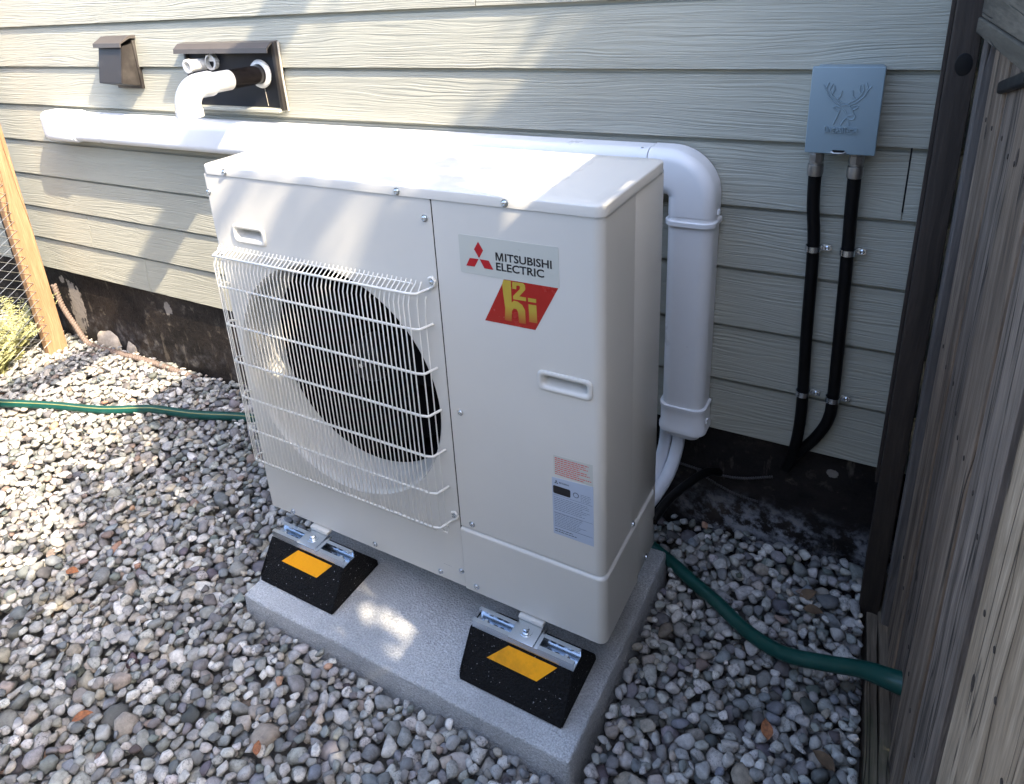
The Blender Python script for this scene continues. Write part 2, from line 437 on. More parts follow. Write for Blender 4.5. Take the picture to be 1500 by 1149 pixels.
# ------------------------------------------------------------------ concrete pad
def pad():
    bm = B(); box(bm, .045, .946, -.1727, .4416, -.255, -.13, .007, 3)
    bmesh.ops.subdivide_edges(bm, edges=[e for e in bm.edges if e.calc_length() > .3], cuts=12, use_grid_fill=True)
    for v in bm.verts:
        n = mnoise.noise(v.co * 9) * .0015; v.co.z += n; v.co.y += n
    # slight draft: wider at the foot
    for v in bm.verts:
        t = (-.13 - v.co.z) / .125
        v.co.x += (1 if v.co.x > .5 else -1) * .006 * t; v.co.y += (1 if v.co.y > .1 else -1) * .006 * t
    tag(obj('equipment_pad', bm, M['pad']), 'light grey textured equipment pad lying on the pebbles under the heat pump', 'equipment pad')
pad()

# ------------------------------------------------------------------ rubber mounting blocks
def screw_me(r=.0055, hexhead=True):
    bm = B()
    lathe(bm, [(0, .0), (r * 1.35, .0), (r * 1.35, .0012), (r * .9, .0014), (r * .85, .0042), (r * .6, .0050), (r * .28, .0044), (0, .0036)], 12)
    return finish(bm, 'screw', 35)
SCREW = screw_me()
ROTF = (math.radians(90), 0, 0)      # z axis -> -y (front)
def mount(x0, label, loc_word):
    t = thing('rubber_mounting_block', label, 'mounting block', (x0, 0, -.13), 0, 'rubber blocks carrying the heat pump')
    # body: trapezoid in yz, length .246 in x
    poly = [(-.120, 0), (-.117, .014), (-.112, .018), (-.060, .096), (-.002, .096), (.046, .030), (.062, .018), (.064, 0)]
    bm = B(); prism(bm, poly, lambda y, z: Vector((0, y, z)), lambda y, z: Vector((.246, y, z)))
    bmesh.ops.bevel(bm, geom=list(bm.edges), offset=.003, segments=2, affect='EDGES')
    obj('rubber_body', bm, M['rubber'], t)
    # reflective tape on the sloping front face
    a = Vector((0, -.112, .018)); b = Vector((0, -.060, .096)); n = Vector((0, -.078, .052)).normalized()
    def sl(x, z):
        k = (z - .018) / .078; return a.lerp(b, k) + Vector((x, 0, 0)) + n * .0012
    q = [(.055, .0585), (.098, .0925), (.212, .092), (.175, .0575)]
    bm = B(); f = [bm.verts.new(sl(*p)) for p in q]; g = [bm.verts.new(sl(*p) - n * .0016) for p in q]
    bm.faces.new(f); bm.faces.new(g[::-1])
    for i in range(4): bm.faces.new((f[i], g[i], g[(i + 1) % 4], f[(i + 1) % 4]))
    obj('reflective_strip', bm, M['yellow'], t, smooth=0)
    # strut channel (open side up, lips curled in)
    W2, H, th = .0205, .020, .0023
    sec = [(-W2, 0), (W2, 0), (W2, H), (W2 - .009, H), (W2 - .009, H - .006), (W2 - .0115, H - .006), (W2 - .0115, H - .0045), (W2 - .0115, H - .006)]
    outer = [(-W2, 0), (W2, 0), (W2, H), (W2 - .0095, H), (W2 - .0095, H - .006), (W2 - .0095 + th, H - .006), (W2 - .0095 + th, H - th), (W2 - th, H - th), (W2 - th, th),
             (-W2 + th, th), (-W2 + th, H - th), (-W2 + .0095 - th, H - th), (-W2 + .0095 - th, H - .006), (-W2 + .0095, H - .006), (-W2 + .0095, H), (-W2, H)]
    bm = B(); yc = -.0385; zb = .0962
    prism(bm, outer, lambda y, z: Vector((.006, yc + y, zb + z)), lambda y, z: Vector((.246, yc + y, zb + z)))
    st = obj('strut_channel', bm, M['zinc'], t, smooth=0)
    for xx in (.030, .222):                                     # bolts down in the channel
        bm = B(); lathe(bm, [(0, .006), (.004, .006), (.0065, .0035), (.0075, 0), (.010, 0), (.010, -.001)], 14)
        obj('bolt', bm, M['zinc'], st, loc=(xx, yc, zb + th + .001))
    for xx in (.052, .068, .182, .200):                          # slots punched in the channel floor, lined dark
        bm = B(); lathe(bm, [(0, .0003), (.0048, .0003), (.0048, 0)], 14); bmesh.ops.scale(bm, vec=(1.5, 1, 1), verts=bm.verts)
        obj('slot', bm, M['black'], st, loc=(xx, yc, zb + th))
    # clamp plate and bolt through the foot of the unit
    bm = B(); box(bm, .098, .156, -.064, -.004, zb + H + .0002, zb + H + .0042, .001); 
    box(bm, .1565, .166, -.062, -.006, zb + H - .002, zb + H + .001, .0008)
    obj('clamp_plate', bm, M['zinc'], t)
    bm = B(); lathe(bm, [(.0145, 0), (.0145, .0018), (.0095, .0018), (.0095, .0036), (.0075, .0036)], 24)
    lathe(bm, [(0, .0094), (.0058, .0094), (.0068, .0086), (.0068, .0036)], 6)
    obj('bolt', bm, M['zinc'], t, loc=(.127, -.034, zb + H + .0042))
    return t
mount(.050, 'left rubber block with amber strip under the fan end of the heat pump', 'l')
mount(.660, 'right rubber block with amber strip near the front right corner of the pad', 'r')
for xx, lb in ((.050, 'rear'), (.660, 'rear')): pass

# ------------------------------------------------------------------ heat pump
HP = thing('heat_pump', 'beige outdoor heat pump with a wire fan grille standing on the pad', 'heat pump', (0, 0, 0))
W_, D_, H_ = .95, .3178, .9426
LIDB = H_ - .020
FC = (.305, .455)
def handle_hole(x0, x1, z0, z1): return rrect(x0 + .010, x1 - .010, z0 + .010, z1 - .010, .006)[::-1]
HL = (.064, .164, .768, .812); HR = (.822, .930, .578, .619)
# left front panel with fan opening
me = sheet([rrect(.004, .6155, .003, LIDB - .001, .004, 3), circle(FC[0], FC[1], .288), handle_hole(*HL)], 0.0, .0012)
link('fan_panel', me, M['paint'], HP)
# inward rolled rim of the fan opening + bell mouth
bm = B()
Mf = Matrix.Translation((FC[0], 0, FC[1])) @ Matrix.Rotation(math.radians(-90), 4, 'X')     # local z -> +y
prof = [(.2875, .0002), (.286, .003), (.283, .006), (.281, .012), (.280, .040), (.279, .056), (.276, .070), (.273, .082), (.271, .094), (.272, .108)]
lathe(bm, prof, 96, Mf); obj('bell_mouth', bm, M['paint'], HP, smooth=60)
# inner dark wall behind and coil
bm = B(); box(bm, .010, .612, .255, .300, .02, .92); coil = obj('coil', bm, M['blackflat'], HP)
bm = B(); lathe(bm, [(.274, .109), (.285, .115), (.285, .254)], 48, Mf); obj('fan_housing', bm, M['blackflat'], HP, smooth=60)
# fan
fan = link('fan', finish((lambda b: (lathe(b, [(0, .098), (.030, .099), (.048, .106), (.055, .118), (.055, .165), (0, .165)], 32, Mf), b)[1])(B()), 'fan', 40), M['black'], HP)
for k in range(3):
    bm = B(); a0 = math.radians(120 * k + 25); rows = []
    for i in range(7):
        r = .052 + (.250 - .052) * i / 6; row = []
        for j in range(9):
            u = j / 8; span = math.radians(78 + 8 * i / 6); a = a0 + span * (u - .5) + .25 * (i / 6)
            row.append(bm.verts.new((FC[0] + r * math.cos(a), .112 + .085 * u + .01 * math.sin(u * 3), FC[1] + r * math.sin(a))))
        rows.append(row)
    for i in range(6):
        for j in range(8): bm.faces.new((rows[i][j], rows[i][j + 1], rows[i + 1][j + 1], rows[i + 1][j]))
    obj('blade', bm, M['blackflat'], fan, smooth=60)
bm = B(); lathe(bm, [(0, .090), (.006, .0905), (.008, .098)], 12, Mf); obj('hub_nut', bm, M['zinc'], fan)

def corner_panel(name, z0, z1, ysplit, out=0.0, xl=.6185, holes=None, r=.018):
    """front sheet from xl to the rounded front-right corner, wrapped on to the side as far as ysplit."""
    o = out; x1 = W_ + o
    bm = B()
    loops = [[(xl, z0), (x1 - r, z0), (x1 - r, z1), (xl, z1)]] + ([holes] if holes else [])
    add_mesh(bm, sheet(loops, -o, .0012))
    n = 8; ring = []
    for k in range(n + 1):
        a = math.radians(-90 + 90 * k / n); ring.append((x1 - r + r * math.cos(a), -o + r + r * math.sin(a)))
    ring.append((x1, ysplit))
    cols = [(bm.verts.new((x, y, z0)), bm.verts.new((x, y, z1))) for x, y in ring]
    for a, b in zip(cols, cols[1:]): bm.faces.new((a[0], b[0], b[1], a[1]))
    # return flange so that the sheet edge has thickness
    fl = [bm.verts.new((x1 - .006, ysplit, z)) for z in (z0, z1)]
    bm.faces.new((cols[-1][0], fl[0], fl[1], cols[-1][1]))
    inner = [(bm.verts.new((x1 - r + (r - .012) * math.cos(math.radians(-90 + 90 * k / n)), -o + r + (r - .012) * math.sin(math.radians(-90 + 90 * k / n)), z0))) for k in range(n + 1)]
    for k in range(n): bm.faces.new((cols[k][0], cols[k + 1][0], inner[k + 1], inner[k]))
    return obj(name, bm, M['paint'], HP, smooth=25)
corner_panel('service_panel', .1795, LIDB - .001, .154, 0, holes=handle_hole(*HR))
lower = corner_panel('lower_cover', .004, .1700, .190, .0036)
bm = B()                                                    # bevelled shoulder along the top of the lower cover
ringo = []; ringi = []
n = 8; r = .018; x1 = W_ + .0036
pts = [(.6185, -.0036)] + [(x1 - r + r * math.cos(math.radians(-90 + 90 * k / n)), -.0036 + r + r * math.sin(math.radians(-90 + 90 * k / n))) for k in range(n + 1)] + [(x1, .30)]
def inset(x, y, d):
    cx = min(x, x1 - r); cy = max(y, -.0036 + r)
    v = Vector((x - cx, y - cy)); 
    return (x - v.x / max(v.length, 1e-6) * d, y - v.y / max(v.length, 1e-6) * d) if v.length > 1e-6 else (x, y)
rows = []
for d, z in ((0, .1700), (.0010, .1725), (.0052, .1762), (.0080, .1768)):
    rows.append([bm.verts.new((*inset(x, y, d), z - (max(0, y - .02)) * .0)) for x, y in pts])
for A_, D_2 in zip(rows, rows[1:]):
    for i in range(len(pts) - 1): bm.faces.new((A_[i], A_[i + 1], D_2[i + 1], D_2[i]))
obj('shoulder_bead', bm, M['paint'], HP, smooth=60)
# rear part of the right side, back, left side
bm = B()
box(bm, W_ - .006, W_ - .0008, .156, D_, .1800, LIDB - .001, .0008)
box(bm, W_ - .006, W_ - .0006, .192, D_, .004, .1795, .0008)
obj('side_panel', bm, M['paint'], HP)
bm = B(); box(bm, .0005, .004, .001, D_, .003, LIDB - .001, .0008); obj('side_panel', bm, M['paint'], HP)
bm = B(); box(bm, .001, W_ - .001, D_ - .012, D_ - .001, .003, LIDB - .001); obj('coil_guard', bm, M['blackflat'], HP)
bm = B(); box(bm, .012, W_ - .012, .012, D_ - .004, -.0005, .0018); obj('base_pan', bm, M['paint'], HP)
# pressed feet reaching out over the blocks
for fx in (.148, .757):
    bm = B(); box(bm, fx + .0, fx + .058, -.012, .03, -.0092, -.0005, .001); obj('foot', bm, M['paint'], HP)
    bm = B(); box(bm, fx, fx + .058, .29, .36, -.0092, -.0005, .001); obj('foot', bm, M['paint'], HP)
bm = B(); box(bm, .613, .6185, .0018, .02, .004, LIDB - .002); obj('divider', bm, M['blackflat'], HP)
# lid
def lid():
    bm = B(); o = .0022
    def outline(off, r):
        out = []
        for cx, cy, a0 in ((W_ + off - r, -off + r, -90), (W_ + off - r, D_ + off - r, 0), (-off + r, D_ + off - r, 90), (-off + r, -off + r, 180)):
            for k in range(7):
                a = math.radians(a0 + 90 * k / 6); out.append((cx + r * math.cos(a), cy + r * math.sin(a)))
        return out
    layers = [(o - .0015, LIDB + .0005, .019), (o, LIDB, .020), (o, H_ - .0035, .020), (o - .0010, H_ - .0012, .019), (o - .0032, H_, .017), (o - .022, H_ + .0004, .012), (o - .028, H_ + .0016, .010)]
    rings = [[bm.verts.new((x, y, z)) for x, y in outline(of, r)] for of, z, r in layers]
    m = len(rings[0])
    for A, D in zip(rings, rings[1:]):
        for k in range(m): bm.faces.new((A[k], A[(k + 1) % m], D[(k + 1) % m], D[k]))
    bm.faces.new(rings[-1])
    L = obj('top_cover', bm, M['paint'], HP, smooth=40)
    for yy in (.075, .125, .190, .240):                    # pressed stiffening ribs
        bm = B(); hw = .009
        sec = [(-hw - .008, 0), (-hw, .0008), (hw, .0008), (hw + .008, 0)]
        prism(bm, sec, lambda y, z: Vector((.12, yy + y, H_ + .0014 + z)), lambda y, z: Vector((.83, yy + y, H_ + .0014 + z)))
        obj('rib', bm, M['paint'], L, smooth=50)
lid()
# recessed handles
def handle(x0, x1, z0, z1):
    bm = B()
    outer = rrect(x0, x1, z0, z1, .011, 5)
    steps = [(0, .0002, .011), (0, -.0022, .011), (.0022, -.0040, .010), (.0062, -.0040, .0085), (.0100, -.0010, .007), (.0110, .004, .007)]
    rings = [[bm.verts.new((x, y, z)) for x, z in rrect(x0 + i, x1 - i, z0 + i, z1 - i, r, 5)] for i, y, r in steps]
    i = .013
    rings.append([bm.verts.new((x, .026, z)) for x, z in rrect(x0 + i, x1 - i, z0 + .020, z1 - i, .004, 5)])
    m = len(rings[0])
    for A, D in zip(rings, rings[1:]):
        for k in range(m): bm.faces.new((A[k], A[(k + 1) % m], D[(k + 1) % m], D[k]))
    bm.faces.new(rings[-1])
    obj('handle', bm, M['paint'], HP, smooth=45)
handle(*HL); handle(*HR)
# screws
for (x, z) in [(.075, .931), (.544, .931), (.773, .931), (.007, .880), (.600, .884), (.642, .475), (.081, .013), (.549, .018), (.608, .046), (.648, .194), (.648, .022), (.356, .018)]:
    y = -.0022 if z > .93 else (-.0036 if (x > .62 and z < .17) else 0)
    link('screw', SCREW, M['zinc'], HP, (x, y, z), ROTF)
for (y, z, xx) in [(.160, .187, W_), (.255, .016, W_)]:
    link('screw', SCREW, M['zinc'], HP, (xx, y, z), (0, math.radians(90), 0))

# wire fan grille
GR = None
YB = -.042
def hwire(z, left, right, hook=False):
    bm = B()
    pts = [(left, -.001, z - .010), (left + .006, YB * .55, z), (left + .020, YB, z + .002), (.575, YB, z + .002), (.590, YB * .9, z + .002), (right, -.004, z)]
    if hook: pts += [(right + .012, -.004, z + .008), (right + .016, -.004, z + .018), (right + .010, -.004, z + .026), (right + .001, -.004, z + .022)]
    tube(bm, pts, .0029, 8); return bm
zs = [.742, .667, .569, .471, .373, .279, .188]
bm = hwire(zs[0], .010, .597, True)
GR = obj('fan_grille', bm, M['grille'], HP, smooth=60)
GR.name = 'fan_grille'
for i, z in enumerate(zs[1:]):
    obj('cross_wire', hwire(z, .010, .598, i == 5), M['grille'], GR, smooth=60)
bm = B(); tube(bm, [(.016, -.014, .750), (.566, -.014, .752)], .0021, 6); obj('cross_wire', bm, M['grille'], GR)
bm = B(); tube(bm, [(.018, -.026, .170), (.60, -.026, .172)], .0021, 6); obj('cross_wire', bm, M['grille'], GR)
# upright wires
def vwire(yb, top, bot):
    bm = B()
    tube(bm, [(0, -.016, bot - .008), (0, yb * .7, bot), (0, yb - .002, bot + .016), (0, yb - .002, top - .030), (0, yb * .85, top - .010), (0, -.015, top + .002), (0, -.011, top + .008)], .00140, 5)
    return finish(bm, 'upright_wire', 60)
VW = vwire(YB, .752, .172); VE1 = vwire(-.030, .750, .172); VE2 = vwire(-.018, .72, .172)
n = 47
for i in range(n):
    x = .030 + (.562 - .030) * i / (n - 1)
    link('upright_wire', VW, M['grille'], GR, (x, 0, 0))
for x, me, in ((.020, VE1), (.574, VW), (.5855, VE1), (.5935, VE2)): link('upright_wire', me, M['grille'], GR, (x, 0, 0))
# white brace seen behind the grille at its top right
bm = B(); a = [(.47, .703), (.60, .640), (.603, .655), (.475, .722)]
for (x, z) in ((.606, .757), (.605, .203)): link('screw', SCREW, M['zinc'], HP, (x, -.003, z), ROTF)

# labels --------------------------------------------------------------
def flat(name, poly, y, mat, parent, th=.0004):
    return link(name, sheet([poly], y - th, th), mat, parent)
badge = flat('brand_label', rrect(.6715, .8705, .7875, .8625, .003, 3), 0.0, M['label'], HP, .0005)
y1 = -.0006
def dia(p): return [tuple(q) for q in p]
for p in ([(.7130, .8525), (.7225, .8368), (.7130, .8210), (.7035, .8368)], [(.6930, .8185), (.7118, .8190), (.7025, .8028), (.6842, .8024)], [(.7142, .8190), (.7327, .8188), (.7412, .8024), (.7228, .8026)]):
    flat('emblem_diamond', p, y1, M['red'], badge, .0003)
me = text_mesh('ITSUBISHI', .7665, .8575, .8215, .8370, .022); me.transform(Matrix.Translation((0, y1 - .0002, 0))); link('lettering', me, M['ink'], badge)
flat('lettering', [(.7475, .8215), (.7500, .8215), (.7500, .8325), (.7540, .8215), (.7565, .8215), (.7605, .8325), (.7605, .8215), (.7630, .8215), (.7630, .8370), (.7592, .8370), (.75525, .8255), (.7513, .8370), (.7475, .8370)], y1, M['ink'], badge, .0003)
me = text_mesh('ELECTRIC', .7475, .8425, .8025, .8180, .022); me.transform(Matrix.Translation((0, y1 - .0002, 0))); link('lettering', me, M['ink'], badge)
hot = flat('hyper_heat_label', [(.7625, .7870), (.8685, .7878), (.8210, .6978), (.7165, .6970)], 0.0, M['redlabel'], HP, .0005)
flat('printed_letter', [(.7610, .7865), (.7760, .7867), (.7755, .7440), (.7800, .7485), (.7880, .7480), (.7965, .7430), (.8020, .7340), (.8025, .7060), (.7885, .7060), (.7880, .7270), (.7845, .7330), (.7790, .7330), (.7750, .7270), (.7735, .7060), (.7590, .7060), (.7615, .7300), (.7590, .7600), (.7580, .7780)], y1, M['grad'], hot, .0003)
flat('printed_letter', [(.7795, .7855), (.8005, .7860), (.8040, .7830), (.8045, .7740), (.7915, .7590), (.8050, .7590), (.8050, .7520), (.7790, .7515), (.7790, .7575), (.7935, .7735), (.7940, .7790), (.7905, .7800), (.7870, .7790), (.7860, .7720), (.7785, .7720), (.7785, .7830)], y1, M['grad'], hot, .0003)
flat('printed_letter', [(.8090, .7590), (.8250, .7595), (.8250, .7522), (.8090, .7520)], y1, M['grad'], hot, .0003)
flat('printed_letter', [(.8095, .7470), (.8250, .7472), (.8255, .7125), (.8100, .7120)], y1, M['grad'], hot, .0003)
warn = flat('warning_label', [(.848, .395), (.9285, .392), (.9285, .441), (.848, .439)], 0.0, M['label'], HP, .0003)
plate = flat('rating_plate', [(.8435, .250), (.9290, .250), (.9290, .3915), (.8435, .386)], 0.0, M['label_b'], HP, .0004)
def small_print(parent, rows, x0, x1, ztop, dz, h, mat, y, seed=1):
    rr = random.Random(seed); bm = B()
    for k in range(rows):
        z = ztop - k * dz; x = x0; end = x1 - rr.random() * (x1 - x0) * .35
        while x < end:
            wd = rr.uniform(.0025, .008); wd = min(wd, end - x)
            vs = [bm.verts.new((px, y, pz)) for px, pz in ((x, z), (x + wd, z), (x + wd, z + h), (x, z + h))]; bm.faces.new(vs); x += wd + .0012
    o = obj('small_print', bm, mat, parent, smooth=0); return o
small_print(warn, 9, .851, .9265, .4325, .0046, .0019, M['redink'], -.0005, 3)
small_print(plate, 8, .8470, .9230, .3400, .0042, .0010, M['ink2'], -.0006, 4)
small_print(plate, 9, .8470, .9230, .3020, .0040, .0010, M['ink2'], -.0006, 5)
small_print(plate, 2, .8470, .9000, .2620, .0050, .0016, M['ink'], -.0006, 6)
small_print(plate, 5, .9030, .9250, .3640, .0036, .0009, M['ink2'], -.0006, 8)
flat('printed_block', rrect(.8455, .8820, .3495, .3680, .003, 3), -.0005, M['ink'], plate, .0002)
for p in ([(.8525, .3815), (.8545, .3790), (.8525, .3765), (.8505, .3790)], [(.8500, .3762), (.8524, .3762), (.8510, .3735), (.8488, .3735)], [(.8526, .3762), (.8550, .3762), (.8562, .3735), (.8538, .3735)]):
    flat('emblem_diamond', p, -.0005, M['ink'], plate, .0002)
me = text_mesh('MITSUBISHI', .8590, .8790, .3758, .3795, .01); me.transform(Matrix.Translation((0, -.0007, 0))); link('lettering', me, M['ink'], plate)
flat('certification_mark', circle(.8935, .3600, .0062, 24), -.0005, M['ink2'], plate, .0002)
flat('certification_mark', circle(.8935, .3600, .0045, 24), -.0008, M['label_b'], plate, .0002)
for z in (.3460, .3040, .2700): flat('ruled_line', [(.8460, z), (.9270, z), (.9270, z + .0005), (.8460, z + .0005)], -.0005, M['ink2'], plate, .0002)
small_print(HP, 1, .560, .585, .0465, .004, .0006, M['ink2'], -.0004, 9)

# ------------------------------------------------------------------ things on the wall; local frame of the wall
def wthing(name, label, cat, group=None): return thing(name, label, cat, (0, WY, 0), WS, group)
def duct_section(half, depth, n=20):
    """D-shaped cover profile: (across, out)."""
    pts = []; r = min(half, depth) * .52
    pts.append((-half, 0))
    for k in range(n // 2 + 1):
        a = math.pi - (math.pi / 2) * k / (n // 2); pts.append((-half + r + r * math.cos(a), depth - r + r * math.sin(a)))
    for k in range(n // 2 + 1):
        a = math.pi / 2 - (math.pi / 2) * k / (n // 2); pts.append((half - r + r * math.cos(a), depth - r + r * math.sin(a)))
    pts.append((half, 0)); return pts
def duct(bm, path, sizes, cap=True):
    """path: (x, z, nx, nz) with normal across; sizes (half, depth, lift)."""
    rings = []
    for (x, z, nx, nz), (hf, dp) in zip(path, sizes):
        rings.append([bm.verts.new((x + nx * s, -d, z + nz * s)) for s, d in duct_section(hf, dp)])
    for A, D in zip(rings, rings[1:]):
        for k in range(len(A) - 1): bm.faces.new((A[k], A[k + 1], D[k + 1], D[k]))
    if cap: bm.faces.new(rings[0]); bm.faces.new(rings[-1][::-1])
LC = wthing('line_set_cover', 'white plastic line cover running along the siding and turning down behind the heat pump', 'line cover')
HC, DP = .0525, .071; ZC = .8535; XC = .943
bm = B(); duct(bm, [(-1.42, ZC, 0, 1), (.842, ZC, 0, 1)], [(HC, DP)] * 2); obj('horizontal_duct', bm, M['pvc'], LC, smooth=60)
bm = B(); path = []; sz = []
cx, cz, R = .885, .7955, .058                          # corner elbow
for k in range(17):
    a = math.radians(90 - 90 * k / 16); path.append((cx + R * math.cos(a), cz + R * math.sin(a), math.cos(a), math.sin(a))); sz.append((HC + .0012, DP + .0012))
path = [(cx - .040, cz + R, 0, 1)] + path + [(cx + R, cz - .040, 1, 0)]; sz = [sz[0]] + sz + [sz[0]]
duct(bm, path, sz); obj('corner_elbow', bm, M['pvc'], LC, smooth=60)
bm = B(); duct(bm, [(XC, .755, 1, 0), (XC, .22, 1, 0)], [(HC, DP)] * 2); obj('vertical_duct', bm, M['pvc'], LC, smooth=60)
for (z, hh) in ((.739, .006), (.250, .0055)):
    bm = B(); duct(bm, [(XC, z + hh, 1, 0), (XC, z + hh - .001, 1, 0), (XC, z - hh + .001, 1, 0), (XC, z - hh, 1, 0)], [(HC + .0035, DP + .0035), (HC + .006, DP + .006), (HC + .006, DP + .006), (HC + .0035, DP + .0035)])
    obj('coupling', bm, M['pvc'], LC, smooth=60)
bm = B(); duct(bm, [(XC, .248, 1, 0), (XC, .196, 1, 0), (XC, .192, 1, 0), (XC, .180, 1, 0), (XC, .176, 1, 0)], [(HC + .004, DP + .004), (HC + .004, DP + .004), (HC + .007, DP + .007), (HC + .007, DP + .007), (HC + .001, DP)])
duct(bm, [(XC, .1755, 1, 0), (XC, .160, 1, 0)], [(HC - .004, DP - .004), (HC - .010, DP - .008)])
obj('end_fitting', bm, M['pvc'], LC, smooth=50)
for z in (.205, .760): 
    bm = B(); box(bm, XC + HC + .0035, XC + HC + .0085, -.045, -.030, z, z + .012, .001); obj('clip', bm, M['pvc'], LC)
# wall inlet at the left end: blunt rounded cap
bm = B(); path = []; sz = []
for k in range(9):
    a = math.radians(90 * k / 8); path.append((-1.545 - .085 * math.sin(a), ZC + .0, 0, 1)); sz.append(((HC + .006) * (1 - .30 * (1 - math.cos(a)) ** 1.6), max(.004, (DP + .006) * math.cos(a) ** .55)))
path = [(-1.405, ZC, 0, 1), (-1.41, ZC, 0, 1)] + path; sz = [(HC + .003, DP + .003), (HC + .006, DP + .006)] + sz
duct(bm, path, sz); obj('wall_inlet', bm, M['pvc'], LC, smooth=60)
bm = B(); duct(bm, [(-1.400, ZC, 0, 1), (-1.396, ZC, 0, 1)], [(HC + .0035, DP + .0035)] * 2); obj('coupling', bm, M['pvc'], LC, smooth=60)
bm = B(); lathe(bm, [(0, .0012), (.003, .001), (.0035, 0)], 10); obj('screw', bm, M['zinc'], LC, loc=(.826, -.052, .906), rot=(0, 0, 0))

# insulated lines leaving the cover
for pts, r, lb in (([(.900, .560, .19), (.897, .558, .11), (.885, .50, .03), (.86, .42, .0), (.80, .36, .02)], .016, 'white insulated refrigerant pipe on the left below the line cover'),
                   ([(.934, .560, .19), (.932, .556, .12), (.922, .51, .055), (.895, .43, .01), (.85, .36, -.01)], .0165, 'white insulated refrigerant pipe on the right below the line cover')):
    bm = B(); tube(bm, spline(pts, 8), r, 16); tag(obj('insulated_pipe', bm, M['insul'], smooth=60), lb, 'pipe', 'insulated pipes below the line cover')
bm = B(); tube(bm, spline([(.948, .31, .075), (.960, .38, .082), (.985, .47, .080), (1.01, .56, .060), (1.03, .612, .030)], 8), .011, 10)
tag(obj('power_cable', bm, M['conduit'], smooth=60), 'black cable looping from the back corner of the heat pump to the foundation', 'cable')

# junction box -------------------------------------------------------------
JB = wthing('junction_box', 'grey blue electrical box with an embossed stag on its cover', 'electrical box')
x0, x1, z0, z1 = 1.170, 1.2965, .921, 1.0895
bm = B(); box(bm, x0 + .005, x1 - .005, -.058, -.001, z0 + .003, z1 - .004, .003); obj('box_body', bm, M['greybox'], JB)
bm = B(); box(bm, x0, x1, -.0700, -.0585, z0 - .001, z1, .0022, 3); cov = obj('box_cover', bm, M['greybox'], JB)
PL = [[(1.230, 1.016), (1.216, 1.022), (1.204, 1.033), (1.198, 1.047), (1.202, 1.060)], [(1.232, 1.020), (1.219, 1.027), (1.209, 1.036), (1.204, 1.046)],
      [(1.209, 1.036), (1.213, 1.046), (1.212, 1.054)], [(1.204, 1.046), (1.209, 1.057)], [(1.219, 1.027), (1.225, 1.034), (1.226, 1.044)], [(1.198, 1.047), (1.193, 1.055)],
      [(1.241, 1.016), (1.254, 1.023), (1.265, 1.034), (1.271, 1.047), (1.267, 1.060)], [(1.240, 1.020), (1.252, 1.028), (1.260, 1.037), (1.264, 1.047)],
      [(1.260, 1.037), (1.256, 1.047), (1.257, 1.055)], [(1.264, 1.047), (1.261, 1.057)], [(1.252, 1.028), (1.246, 1.035), (1.245, 1.045)], [(1.271, 1.047), (1.276, 1.054)],
      [(1.230, 1.016), (1.236, 1.018), (1.241, 1.016), (1.247, 1.010), (1.251, 1.000), (1.254, .996), (1.252, .990), (1.245, .989), (1.240, .993), (1.235, .989), (1.231, .979)],
      [(1.226, 1.008), (1.223, .996), (1.217, .979)], [(1.227, 1.012), (1.219, 1.015), (1.214, 1.012), (1.220, 1.007), (1.226, 1.006)], [(1.246, 1.013), (1.254, 1.017), (1.258, 1.014), (1.252, 1.009), (1.248, 1.008)],
      [(1.232, 1.008), (1.236, 1.006), (1.239, 1.001)], [(1.242, .997), (1.248, .998)], [(1.243, .985), (1.245, .979)]]
bm = B()
for v in PL: tube(bm, [(x, -.0703, z) for x, z in v], .00145, 6)
obj('stag_emblem', bm, M['greybox'], cov, smooth=60)
bm = B()
for s_, a_, b_, zt in (('D', 1.2025, 1.2085, .9755), ('IVERSI', 1.2090, 1.2355, .9728), ('T', 1.2360, 1.2425, .9755), ('ECH', 1.2430, 1.2600, .9728)):
    me = text_mesh(s_, a_, b_, .9625, zt, .02, .22); me.transform(Matrix.Translation((0, -.0712, 0))); add_mesh(bm, me)
obj('lettering', bm, M['greybox'], cov, smooth=0)
bm = B(); tube(bm, [(1.219, -.0705, .9245), (1.224, -.0735, .9225), (1.240, -.0735, .9225), (1.245, -.0705, .9245)], .0022, 8); obj('latch_tab', bm, M['zinc2'], cov)
bm = B(); box(bm, 1.221, 1.243, -.0712, -.0702, .9240, .9285, .0006); obj('latch_recess_shade', bm, M['black'], cov)  # raised black plate, the shade of a recess put into its colour
# conduits
def connector(x, parent):
    bm = B(); Mx = Matrix.Translation((x, -.034, 0))
    lathe(bm, [(.0135, .9205), (.0135, .9120), (.0145, .9110), (.0145, .8960), (.0130, .8950)], 8, Mx)
    lathe(bm, [(.0125, .8950), (.0125, .8900), (.0150, .8890), (.0158, .8790), (.0150, .8660), (.0128, .8645)], 18, Mx)
    obj('connector', bm, M['zinc2'], parent, smooth=30)
def clamp(x, z, parent, yb=-.022, side=1):
    bm = B()
    lathe(bm, [(.0142, -.0065), (.0158, -.0065), (.0158, .0065), (.0142, .0065), (.0142, -.0065)], 18, Matrix.Translation((x, yb, z)))
    box(bm, x + .013 * side, x + .036 * side, -.0095, -.0075, z - .0075, z + .0065, .0006) if side > 0 else None
    box(bm, x + .013, x + .017, -.022, -.0085, z - .0065, z + .0065, .0006)
    cl = obj('strap_clamp', bm, M['zinc'], parent, smooth=40)
    link('screw', SCREW, M['zinc'], cl, (x + .027, -.0098, z), ROTF)
cd = wthing('conduit', 'left black flexible conduit under the electrical box, running straight down', 'conduit', 'black conduits below the electrical box')
